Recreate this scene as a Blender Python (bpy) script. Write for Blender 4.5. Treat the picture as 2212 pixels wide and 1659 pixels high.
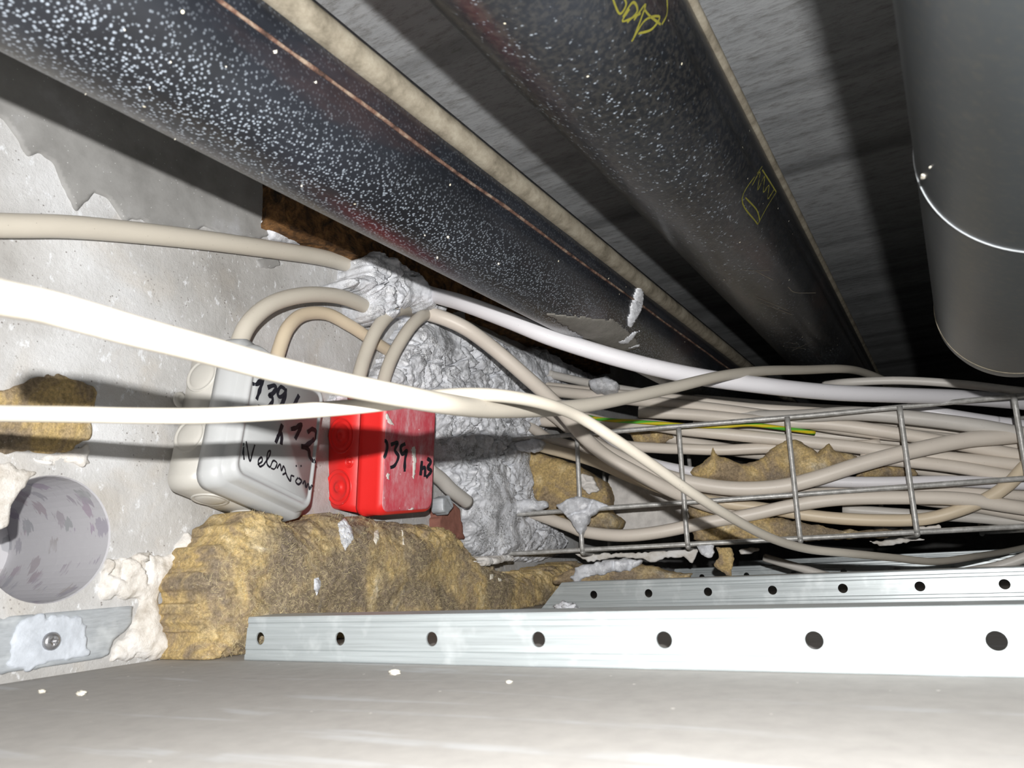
import bpy, bmesh, math, random
import numpy as np
from mathutils import Vector, Matrix, noise
from mathutils.bvhtree import BVHTree

for o in list(bpy.data.objects): bpy.data.objects.remove(o)
S = bpy.context.scene
COL = S.collection
random.seed(7)

# ------------------------------------------------------------------ camera
F = 1650.0; CX, CY = 1106.0, 829.5
def vn(a): a = np.array(a, float); return a / np.linalg.norm(a)
_D = vn([964, -326, F]); _P = -vn([-3006, -542, F]); _P = vn(_P - _P.dot(_D) * _D); _U = -np.cross(_P, _D)
M = np.array([_P, _D, _U])                    # camera (right, up, forward) -> world (x, y, z)
cd = bpy.data.cameras.new('camera'); cam = bpy.data.objects.new('camera', cd); COL.objects.link(cam)
r_, u_, f_ = M[:, 0], M[:, 1], M[:, 2]
cam.matrix_world = Matrix(((r_[0], u_[0], -f_[0], 0), (r_[1], u_[1], -f_[1], 0), (r_[2], u_[2], -f_[2], 0), (0, 0, 0, 1)))
cd.sensor_width = 36; cd.lens = F / 2212 * 36; cd.clip_start = 0.01; cd.clip_end = 20
cd.dof.use_dof = True; cd.dof.focus_distance = 0.72; cd.dof.aperture_fstop = 18
S.camera = cam

# ------------------------------------------------------------------ world, flash, exposure
w = bpy.data.worlds.new('world'); S.world = w; w.use_nodes = True
w.node_tree.nodes['Background'].inputs[0].default_value = (0.8, 0.9, 1, 1)
w.node_tree.nodes['Background'].inputs[1].default_value = 0.004
ld = bpy.data.lights.new('camera_flash', 'AREA'); ld.shape = 'RECTANGLE'; ld.size = 0.009; ld.size_y = 0.006
ld.energy = 7.5; ld.color = (1.0, 0.985, 0.96)
lo = bpy.data.objects.new('camera_flash', ld); COL.objects.link(lo)
m4 = cam.matrix_world.copy(); m4.translation = Vector((0.029, -0.048, 0.037)); lo.matrix_world = m4
S.view_settings.view_transform = 'Standard'; S.view_settings.look = 'None'
S.view_settings.exposure = 0.0; S.view_settings.gamma = 1.0; S.view_settings.use_curve_mapping = False

# ------------------------------------------------------------------ measuring the place
XW = -0.505; ZF = -0.056; ZC = 0.40
def ray(u, v): return M @ np.array([(u - CX) / F, -(v - CY) / F, 1.0])
def at(u, v, d): return Vector(ray(u, v) * d)
class Plane:
    def __init__(s, o, e1, e2):
        s.o = np.array(o, float); s.e1 = vn(e1); s.e2 = vn(e2); s.n = np.cross(s.e1, s.e2)
    def hit(s, u, v):
        r = ray(u, v); return r * (s.n.dot(s.o) / s.n.dot(r))
    def uv(s, u, v):
        p = s.hit(u, v) - s.o; return p.dot(s.e1), p.dot(s.e2)
    def P(s, a, b, h=0): return s.o + s.e1 * a + s.e2 * b + s.n * h
def wallpl(off=0): return Plane((XW + off, 0, 0), (0, 1, 0), (0, 0, 1))
def wp(u, v, off): return Vector(wallpl(off).hit(u, v))
TD = vn([0.974, 0.2263, 0]); TN = np.array([0.2263, -0.974, 0]); TN = vn(TN)      # along the tray, and out of it towards the viewer
TO = np.array([-0.505, 0.8404, 0.0])
def traypl(back=0): return Plane(TO - TN * back, TD, (0, 0, 1))
def tp(u, v, back): return Vector(traypl(back).hit(u, v))
def floorp(u, v, z=ZF):
    r = ray(u, v); return Vector(r * (z / r[2]))

# ------------------------------------------------------------------ materials
def mat(name, rough=0.6, metal=0.0, spec=0.5):
    m = bpy.data.materials.new(name); m.use_nodes = True
    nt = m.node_tree; b = nt.nodes['Principled BSDF']
    b.inputs['Roughness'].default_value = rough; b.inputs['Metallic'].default_value = metal
    b.inputs['Specular IOR Level'].default_value = spec
    return m, nt, b
def nd(nt, t, **k):
    n = nt.nodes.new(t)
    for a, v in k.items():
        if a in ('inp',):
            for kk, vv in v.items(): n.inputs[kk].default_value = vv
        else: setattr(n, a, v)
    return n
def coords(nt, scale=(1, 1, 1), rot=(0, 0, 0)):
    tc = nd(nt, 'ShaderNodeTexCoord'); mp = nd(nt, 'ShaderNodeMapping'); mp.inputs['Scale'].default_value = scale; mp.inputs['Rotation'].default_value = rot
    nt.links.new(tc.outputs['Object'], mp.inputs['Vector']); return mp.outputs[0]
def noi(nt, vec, scale, detail=6, rough=0.6, dist=0):
    n = nd(nt, 'ShaderNodeTexNoise'); n.inputs['Scale'].default_value = scale; n.inputs['Detail'].default_value = detail
    n.inputs['Roughness'].default_value = rough; n.inputs['Distortion'].default_value = dist
    nt.links.new(vec, n.inputs['Vector']); return n.outputs['Fac']
def vor(nt, vec, scale, feature='F1', out='Distance', rnd=1):
    n = nd(nt, 'ShaderNodeTexVoronoi', feature=feature); n.inputs['Scale'].default_value = scale; n.inputs['Randomness'].default_value = rnd
    nt.links.new(vec, n.inputs['Vector']); return n.outputs[out]
def ramp(nt, fac, stops, interp='LINEAR'):
    n = nd(nt, 'ShaderNodeValToRGB'); n.color_ramp.interpolation = interp; e = n.color_ramp.elements
    while len(e) < len(stops): e.new(0.5)
    for i, (p, c) in enumerate(stops):
        e[i].position = p; e[i].color = (c, c, c, 1) if isinstance(c, (int, float)) else (*c, 1)
    nt.links.new(fac, n.inputs[0]); return n.outputs[0]
def mix(nt, fac, a, b, blend='MIX'):
    n = nd(nt, 'ShaderNodeMix', data_type='RGBA', blend_type=blend)
    for i, x in ((0, fac), (6, a), (7, b)):
        if isinstance(x, (int, float)): n.inputs[i].default_value = x
        elif isinstance(x, tuple): n.inputs[i].default_value = (*x, 1)
        else: nt.links.new(x, n.inputs[i])
    return n.outputs[2]
def mth(nt, op, a, b=0.0):
    n = nd(nt, 'ShaderNodeMath', operation=op)
    for i, x in ((0, a), (1, b)):
        if isinstance(x, (int, float)): n.inputs[i].default_value = x
        else: nt.links.new(x, n.inputs[i])
    return n.outputs[0]
def bump(nt, b, h, strength=0.5, dist=0.001):
    n = nd(nt, 'ShaderNodeBump'); n.inputs['Strength'].default_value = strength; n.inputs['Distance'].default_value = dist
    nt.links.new(h, n.inputs['Height']); nt.links.new(n.outputs[0], b.inputs['Normal'])
def col(nt, b, c):
    if isinstance(c, tuple): b.inputs['Base Color'].default_value = (*c, 1)
    else: nt.links.new(c, b.inputs['Base Color'])

MATS = {}
def m_wall():
    m, nt, b = mat('weathered_plaster', 0.75, 0, 0.35); v = coords(nt)
    big = noi(nt, v, 9, 5, 0.6); c = ramp(nt, big, [(0.3, (0.31, 0.30, 0.285)), (0.52, (0.47, 0.465, 0.46)), (0.7, (0.60, 0.605, 0.615))])
    warm = ramp(nt, noi(nt, v, 14, 4, 0.5, 1), [(0.55, 0.0), (0.75, 0.35)]); c = mix(nt, warm, c, (0.50, 0.43, 0.34))
    fl = ramp(nt, noi(nt, coords(nt, (1, 1, 0.6)), 170, 3, 0.7), [(0.60, 0.0), (0.70, 0.7)]); c = mix(nt, fl, c, (0.74, 0.76, 0.79))
    pit = ramp(nt, vor(nt, v, 260), [(0.10, 1.0), (0.2, 0.0)]); pm = ramp(nt, noi(nt, v, 60, 3), [(0.5, 0.0), (0.6, 0.8)])
    c = mix(nt, mix(nt, 1.0, pit, pm, 'MULTIPLY'), c, (0.13, 0.11, 0.10)); col(nt, b, c)
    bump(nt, b, noi(nt, v, 160, 6, 0.75), 0.5, 0.003); return m
def m_core():
    m, nt, b = mat('cut_concrete', 0.5, 0, 0.5); v = coords(nt)
    d = nd(nt, 'ShaderNodeTexVoronoi', feature='F1'); d.inputs['Scale'].default_value = 62; nt.links.new(mix(nt, 0.012, v, nd(nt, 'ShaderNodeTexNoise', inp={'Scale': 60}).outputs['Color']), d.inputs['Vector'])
    st = ramp(nt, d.outputs['Distance'], [(0.38, 1.0), (0.43, 0.0)]); sel = ramp(nt, noi(nt, v, 45, 2), [(0.36, 0.3), (0.46, 0.9)])
    cc = mix(nt, 0.10, (0.32, 0.31, 0.36), d.outputs['Color']); cc = mix(nt, 0.5, cc, (0.40, 0.36, 0.40))
    c = mix(nt, mix(nt, 1.0, st, sel, 'MULTIPLY'), (0.52, 0.515, 0.54), cc); col(nt, b, c)
    bump(nt, b, noi(nt, v, 200, 4), 0.2, 0.001); return m
def m_skim():
    m, nt, b = mat('grey_cement_skim', 0.7, 0, 0.3); v = coords(nt)
    c = ramp(nt, noi(nt, v, 22, 6, 0.6), [(0.3, (0.20, 0.197, 0.19)), (0.6, (0.30, 0.297, 0.29)), (0.78, (0.42, 0.42, 0.44))])
    s = ramp(nt, vor(nt, v, 240), [(0.05, 0.8), (0.12, 0.0)]); c = mix(nt, s, c, (0.6, 0.6, 0.6)); col(nt, b, c)
    bump(nt, b, noi(nt, v, 200, 5), 0.25, 0.001); return m
def m_white():
    m, nt, b = mat('crumbled_white_plaster', 0.7, 0, 0.4); v = coords(nt)
    c = ramp(nt, noi(nt, v, 40, 6, 0.7), [(0.3, (0.42, 0.38, 0.33)), (0.48, (0.66, 0.63, 0.59)), (0.65, (0.78, 0.77, 0.76))]); col(nt, b, c)
    bump(nt, b, noi(nt, v, 260, 6, 0.7), 0.6, 0.002); return m
def m_mortar(name='fire_stop_mortar', lo=(0.46, 0.47, 0.495), hi=(0.76, 0.78, 0.83)):
    m, nt, b = mat(name, 0.5, 0, 0.5); v = coords(nt)
    n = noi(nt, v, 35, 8, 0.7, 0.6)
    c = ramp(nt, n, [(0.33, lo), (0.5, tuple(x * 0.45 + y * 0.55 for x, y in zip(lo, hi))), (0.62, hi)])
    e = nd(nt, 'ShaderNodeTexVoronoi', feature='DISTANCE_TO_EDGE'); e.inputs['Scale'].default_value = 55
    nt.links.new(mix(nt, 0.03, v, nd(nt, 'ShaderNodeTexNoise', inp={'Scale': 90, 'Detail': 5}).outputs['Color']), e.inputs['Vector'])
    cr = ramp(nt, e.outputs['Distance'], [(0.015, 1.0), (0.06, 0.0)]); cm = ramp(nt, noi(nt, v, 26, 3), [(0.44, 0.0), (0.54, 0.95)])
    wt = ramp(nt, noi(nt, v, 95, 5, 0.7), [(0.52, 0.0), (0.62, 0.8)]); c = mix(nt, wt, c, (0.88, 0.895, 0.93)); dk = ramp(nt, noi(nt, v, 19, 5, 0.65), [(0.58, 0.0), (0.72, 0.6)]); c = mix(nt, dk, c, (0.30, 0.295, 0.30))
    c = mix(nt, mix(nt, 1.0, cr, cm, 'MULTIPLY'), c, (0.07, 0.065, 0.06)); col(nt, b, c)
    h = mth(nt, 'ADD', noi(nt, coords(nt, (1, 1, 0.5)), 150, 7, 0.68, 1.0), mth(nt, 'MULTIPLY', vor(nt, v, 150), 0.2))
    bump(nt, b, h, 0.5, 0.0022); return m
def m_wool():
    m, nt, b = mat('mineral_wool', 0.9, 0, 0.15); v = coords(nt)
    n = noi(nt, v, 26, 5, 0.65, 0.6)
    c = ramp(nt, n, [(0.28, (0.22, 0.17, 0.12)), (0.42, (0.42, 0.32, 0.20)), (0.52, (0.60, 0.44, 0.20)), (0.62, (0.74, 0.58, 0.32)), (0.74, (0.86, 0.79, 0.64))])
    g = ramp(nt, noi(nt, v, 15, 4, 0.6), [(0.48, 0.0), (0.60, 0.85)]); c = mix(nt, g, c, (0.25, 0.205, 0.16)); fgr = ramp(nt, noi(nt, v, 420, 4, 0.8), [(0.35, 0.62), (0.65, 1.25)]); c = mix(nt, 1.0, c, fgr, 'MULTIPLY')
    sp = ramp(nt, vor(nt, v, 420), [(0.07, 0.9), (0.14, 0.0)]); sm = ramp(nt, noi(nt, v, 150, 2), [(0.52, 0.0), (0.6, 1.0)])
    c = mix(nt, mix(nt, 1.0, sp, sm, 'MULTIPLY'), c, (0.85, 0.82, 0.7)); col(nt, b, c)
    h = mth(nt, 'ADD', noi(nt, v, 130, 8, 0.8, 0.8), mth(nt, 'MULTIPLY', noi(nt, coords(nt, (1, 1, 0.15)), 700, 3, 0.8), 0.3))
    bump(nt, b, h, 0.7, 0.004); return m
def m_cable(name, c0, rough=0.42, dirt=0.25):
    m, nt, b = mat(name, rough, 0, 0.35); v = coords(nt)
    c = mix(nt, ramp(nt, noi(nt, v, 18, 4), [(0.4, 0.0), (0.75, dirt)]), c0, tuple(x * 0.72 for x in c0))
    sp = ramp(nt, vor(nt, v, 190), [(0.04, 0.55), (0.07, 0.0)]); c = mix(nt, sp, c, tuple(x * 0.25 for x in c0))
    col(nt, b, c); bump(nt, b, noi(nt, v, 350, 3), 0.06, 0.001); return m
def m_galv(name='galvanised_steel', c0=(0.50, 0.545, 0.56), rough=0.36, metal=0.35):
    m, nt, b = mat(name, rough, metal, 0.6); v = coords(nt)
    a = noi(nt, coords(nt, (8, 60, 400)), 1.2, 5, 0.7); bb = noi(nt, v, 45, 3)
    c = mix(nt, ramp(nt, a, [(0.3, 0.0), (0.7, 1.0)]), tuple(x * 0.72 for x in c0), c0)
    c = mix(nt, ramp(nt, bb, [(0.55, 0.0), (0.75, 0.45)]), c, (0.74, 0.78, 0.79)); col(nt, b, c)
    sp = ramp(nt, vor(nt, v, 110), [(0.12, 1.0), (0.2, 0.0)])
    nt.links.new(ramp(nt, a, [(0.2, rough - 0.08), (0.8, rough + 0.15)]), b.inputs['Roughness'])
    bump(nt, b, a, 0.15, 0.0005); return m
def m_wire():
    m, nt, b = mat('zinc_wire', 0.42, 0.25, 0.5); v = coords(nt)
    c = ramp(nt, noi(nt, v, 120, 5, 0.7), [(0.35, (0.30, 0.295, 0.28)), (0.55, (0.44, 0.435, 0.42)), (0.75, (0.66, 0.66, 0.65))]); col(nt, b, c)
    bump(nt, b, noi(nt, v, 500, 3), 0.25, 0.0006); return m
def m_steel(name, density, R=0.05, rustk=0.3, base=(0.007, 0.008, 0.0105), rough=0.30, scale=330, dust=0.0):
    m, nt, b = mat(name, rough, 0.0, 0.8); v = coords(nt)
    c = mix(nt, ramp(nt, noi(nt, v, 12, 5, 0.6), [(0.35, 0.0), (0.7, 1.0)]), base, tuple(x * 2.4 for x in base))
    s1 = ramp(nt, vor(nt, v, scale), [(0.16, 1.0), (0.42, 0.0)])
    k1 = ramp(nt, mth(nt, 'ADD', noi(nt, v, 260, 2, 0.5), mth(nt, 'MULTIPLY', noi(nt, v, 11, 3), 0.5)), [(0.93 - density, 0.0), (1.05 - density, 1.0)])
    sx = nd(nt, 'ShaderNodeSeparateXYZ'); nt.links.new(v, sx.inputs[0]); side = mth(nt, 'ADD', mth(nt, 'MULTIPLY', sx.outputs[0], -0.55 / R), mth(nt, 'MULTIPLY', mth(nt, 'SUBTRACT', sx.outputs[2], R), -0.83 / R))
    sdm = ramp(nt, side, [(-0.05, 0.1), (0.55, 1.0)])
    c = mix(nt, mix(nt, 1.0, mix(nt, 1.0, s1, k1, 'MULTIPLY'), sdm, 'MULTIPLY'), c, (0.25, 0.285, 0.33))
    s2 = ramp(nt, vor(nt, v, 60), [(0.035, 1.0), (0.05, 0.0)]); c = mix(nt, s2, c, (0.75, 0.7, 0.55))
    rust = ramp(nt, noi(nt, coords(nt, (1, 0.25, 1)), 20, 5), [(0.56, 0.0), (0.72, rustk)]); c = mix(nt, rust, c, (0.06, 0.03, 0.024))
    if dust: c = mix(nt, ramp(nt, noi(nt, v, 300, 4), [(0.45, 0.0), (0.6, dust)]), c, (0.20, 0.18, 0.14))
    col(nt, b, c); bump(nt, b, s1, 0.12, 0.0006); return m
def m_dust():
    m, nt, b = mat('beige_dust', 0.95, 0, 0.05); v = coords(nt)
    c = ramp(nt, noi(nt, v, 45, 7, 0.7), [(0.30, (0.08, 0.07, 0.052)), (0.5, (0.18, 0.16, 0.125)), (0.7, (0.27, 0.25, 0.2))]); col(nt, b, c)
    bump(nt, b, noi(nt, v, 500, 5), 0.25, 0.001); return m
def m_board():
    m, nt, b = mat('plasterboard_back', 0.85, 0, 0.2); v = coords(nt)
    c = ramp(nt, noi(nt, v, 90, 5, 0.7), [(0.3, (0.36, 0.345, 0.33)), (0.7, (0.42, 0.405, 0.385))])
    st = noi(nt, coords(nt, (3.0, 30, 1)), 1.9, 4, 0.6, 0.5)
    k = ramp(nt, st, [(0.57, 0.0), (0.64, 0.75)]); brk = ramp(nt, noi(nt, coords(nt, (20, 20, 20)), 1.3, 3), [(0.38, 0.1), (0.5, 0.8)])
    c = mix(nt, mix(nt, 1.0, k, brk, 'MULTIPLY'), c, (0.49, 0.50, 0.51))
    sp = ramp(nt, vor(nt, v, 55), [(0.03, 0.8), (0.05, 0.0)]); c = mix(nt, sp, c, (0.9, 0.88, 0.82)); col(nt, b, c)
    bump(nt, b, noi(nt, v, 500, 3), 0.15, 0.0006); return m
def m_ceil():
    m, nt, b = mat('dark_board_formed_concrete', 0.42, 0, 0.6); 
    v = coords(nt, (5, 16, 4)); w_ = coords(nt)
    bands = noi(nt, coords(nt, (0.2, 14, 1)), 1, 3, 0.6)
    c = ramp(nt, bands, [(0.3, (0.13, 0.135, 0.14)), (0.5, (0.28, 0.29, 0.30)), (0.7, (0.36, 0.37, 0.38))])
    st = ramp(nt, noi(nt, v, 9, 8, 0.78), [(0.48, 0.0), (0.68, 0.75)]); c = mix(nt, st, c, (0.085, 0.08, 0.07)); col(nt, b, c)
    bump(nt, b, noi(nt, v, 9, 6), 0.3, 0.002); return m
def m_plastic(name, c0, smear=0.0, rough=0.4, sm_scale=60):
    m, nt, b = mat(name, rough, 0, 0.5); v = coords(nt)
    c = mix(nt, ramp(nt, noi(nt, v, 25, 4), [(0.4, 0.0), (0.8, 0.2)]), c0, tuple(x * 0.75 for x in c0))
    if smear:
        k = ramp(nt, noi(nt, coords(nt, (1.4, 0.5, 1)), sm_scale, 7, 0.78), [(0.40, 0.05), (0.52, smear * 0.35), (0.68, smear)]); c = mix(nt, k, c, (0.66, 0.60, 0.62))
    sp = ramp(nt, vor(nt, v, 130), [(0.06, 0.7), (0.1, 0.0)]); spm = ramp(nt, noi(nt, v, 70, 2), [(0.5, 0), (0.55, 1.0 if smear else 0.2)])
    c = mix(nt, mix(nt, 1.0, sp, spm, 'MULTIPLY'), c, (0.8, 0.78, 0.76)); col(nt, b, c)
    bump(nt, b, noi(nt, v, 300, 3), 0.06, 0.001); return m
def m_plain(name, c0, rough=0.6, metal=0, spec=0.4, bs=0.2):
    m, nt, b = mat(name, rough, metal, spec); v = coords(nt)
    c = mix(nt, ramp(nt, noi(nt, v, 80, 5), [(0.35, 0.0), (0.7, 1.0)]), tuple(x * 0.75 for x in c0), c0); col(nt, b, c)
    bump(nt, b, noi(nt, v, 300, 4), bs, 0.001); return m
def m_brown():
    m, nt, b = mat('brown_fibre_board', 0.8, 0, 0.3); v = coords(nt)
    c = ramp(nt, noi(nt, v, 70, 7, 0.75, 0.5), [(0.35, (0.02, 0.014, 0.009)), (0.46, (0.12, 0.062, 0.025)), (0.6, (0.30, 0.15, 0.055)), (0.75, (0.42, 0.24, 0.09))]); col(nt, b, c)
    bump(nt, b, noi(nt, coords(nt, (1, 1, 2.5)), 130, 6, 0.75), 0.9, 0.004); return m
def m_earth():
    m, nt, b = mat('earth_wire_insulation', 0.4, 0, 0.4); v = coords(nt, (1, 1, 1))
    n = nd(nt, 'ShaderNodeSeparateXYZ'); nt.links.new(v, n.inputs[0])
    k = mth(nt, 'GREATER_THAN', mth(nt, 'SINE', mth(nt, 'ADD', mth(nt, 'MULTIPLY', n.outputs[0], 60.0), mth(nt, 'MULTIPLY', n.outputs[2], 900.0))), 0.0)
    col(nt, b, mix(nt, k, (0.62, 0.50, 0.02), (0.10, 0.42, 0.04))); return m
W = m_wall(); CORE = m_core(); SKIM = m_skim(); WHITE = m_white(); MORT = m_mortar(); WOOL = m_wool(); GALV = m_galv(); WIRE = m_wire()
BEIGE = m_cable('beige_cable_sheath', (0.66, 0.60, 0.53)); BEIGE2 = m_cable('warm_beige_cable_sheath', (0.64, 0.54, 0.40)); GREYC = m_cable('grey_cable_sheath', (0.55, 0.525, 0.49)); WHITEC = m_cable('white_cable_sheath', (0.70, 0.69, 0.72), 0.35, 0.12)
OLIVE = m_cable('grey_beige_cable_sheath', (0.53, 0.49, 0.42)); CREAM = m_cable('cream_cable_sheath', (0.54, 0.50, 0.43), 0.4, 0.1)
DUST = m_dust(); BOARD = m_board(); CEIL = m_ceil(); BROWN = m_brown(); EARTH = m_earth()
GBOX = m_plastic('grey_box_plastic', (0.45, 0.46, 0.465)); GBOX2 = m_plastic('grey_box_base_plastic', (0.48, 0.465, 0.43))
RBOX = m_plastic('red_box_plastic', (0.74, 0.022, 0.02)); RLID = m_plastic('red_lid_plastic', (0.52, 0.035, 0.06), 0.6, 0.5)
INK = m_plain('black_marker_ink', (0.012, 0.013, 0.02), 0.5, 0, 0.4, 0.0); CHALK = m_plain('yellow_chalk', (0.15, 0.14, 0.012), 0.9)
PAPER = m_plain('white_card', (0.72, 0.69, 0.66), 0.7, 0, 0.3, 0.6); BRICK = m_plain('red_brown_brick', (0.28, 0.125, 0.095), 0.85, 0, 0.2, 0.4)
ZINC2 = m_galv('plaster_smeared_zinc', (0.44, 0.47, 0.50), 0.5, 0.2); SCREW = m_plain('screw_steel', (0.45, 0.45, 0.47), 0.35, 0.8)
CHIP = m_plain('pale_plaster_chip', (0.80, 0.76, 0.66), 0.6); DARK = m_plain('black_rubber', (0.01, 0.01, 0.01), 0.6)
RING = m_plain('white_seam_paint', (0.36, 0.38, 0.40), 0.6); FIBRE = m_plain('wool_fibre', (0.62, 0.52, 0.30), 0.7, 0, 0.3, 0)

# ------------------------------------------------------------------ builders
def tag(o, label=None, cat=None, group=None, kind=None):
    if label: o['label'] = label
    if cat: o['category'] = cat
    if group: o['group'] = group
    if kind: o['kind'] = kind
    return o
def empty(name, loc, label, cat, group=None):
    o = bpy.data.objects.new(name, None); COL.objects.link(o); o.location = loc; o.empty_display_size = 0.01
    bpy.context.view_layer.update(); return tag(o, label, cat, group)
def worldmat(o):
    m = Matrix.Translation(o.location)
    if o.parent: m = worldmat(o.parent) @ m
    return m
def obj(name, vs, fs, m, parent=None, smooth=True, mats=None, fmat=None):
    """vs are in world metres; the origin goes to the base of the mesh"""
    A = np.array([tuple(v) for v in vs], float)
    lo_, hi_ = A.min(0), A.max(0); org = Vector(((lo_[0] + hi_[0]) / 2, (lo_[1] + hi_[1]) / 2, lo_[2]))
    me = bpy.data.meshes.new(name); me.from_pydata([tuple(a - np.array(org)) for a in A], [], [tuple(f) for f in fs])
    for mm in (mats or [m]): me.materials.append(mm)
    if fmat:
        for p, k in zip(me.polygons, fmat): p.material_index = k
    for p in me.polygons: p.use_smooth = smooth
    bm = bmesh.new(); bm.from_mesh(me); bmesh.ops.recalc_face_normals(bm, faces=bm.faces); bm.to_mesh(me); bm.free()
    o = bpy.data.objects.new(name, me); COL.objects.link(o)
    o.location = org
    if parent: o.parent = parent; o.location = org - worldmat(parent).translation
    return o
def catmull(P, n=8):
    P = [Vector(p) for p in P]; P = [P[0] * 2 - P[1]] + P + [P[-1] * 2 - P[-2]]; out = []
    for i in range(1, len(P) - 2):
        a, b, c, d = P[i - 1:i + 3]
        for k in range(n):
            t = k / n
            out.append(0.5 * ((2 * b) + (c - a) * t + (2 * a - 5 * b + 4 * c - d) * t * t + (3 * b - a - 3 * c + d) * t ** 3))
    out.append(P[-2]); return out
def tube_vf(path, r, sides=14, off=0, wob=0.0):
    vs, fs = [], []; n = len(path); up = Vector((0, 0, 1)); prev = None
    for i, p in enumerate(path):
        t = (path[min(i + 1, n - 1)] - path[max(i - 1, 0)]).normalized()
        if prev is None:
            a = t.cross(up); a = a.normalized() if a.length > 1e-3 else Vector((1, 0, 0))
        else: a = (prev - t * prev.dot(t)).normalized()
        prev = a; b = t.cross(a); rr = r[i] if isinstance(r, list) else r
        if wob: rr *= 1 + wob * noise.noise(p * 60)
        for k in range(sides):
            g = 2 * math.pi * k / sides; vs.append(p + (a * math.cos(g) + b * math.sin(g)) * rr)
    for i in range(n - 1):
        for k in range(sides):
            j = (k + 1) % sides; fs.append((off + i * sides + k, off + i * sides + j, off + (i + 1) * sides + j, off + (i + 1) * sides + k))
    fs.append(tuple(off + k for k in range(sides))[::-1]); fs.append(tuple(off + (n - 1) * sides + k for k in range(sides)))
    return vs, fs
def tube(name, P, r, m, parent=None, n=8, sides=14, wob=0.0, straight=False):
    path = [Vector(p) for p in P] if straight else catmull(P, n)
    vs, fs = tube_vf(path, r, sides, 0, wob); return obj(name, vs, fs, m, parent)
def extend(P, d0=0, d1=0):
    P = [Vector(p) for p in P]
    if d0: P.insert(0, P[0] + (P[0] - P[1]).normalized() * d0)
    if d1: P.append(P[-1] + (P[-1] - P[-2]).normalized() * d1)
    return P
def box_vf(lo_, hi_, off=0):
    vs = [(x, y, z) for z in (lo_[2], hi_[2]) for y in (lo_[1], hi_[1]) for x in (lo_[0], hi_[0])]
    q = [(0, 2, 3, 1), (4, 5, 7, 6), (0, 1, 5, 4), (2, 6, 7, 3), (0, 4, 6, 2), (1, 3, 7, 5)]
    return vs, [tuple(i + off for i in f) for f in q]

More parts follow.
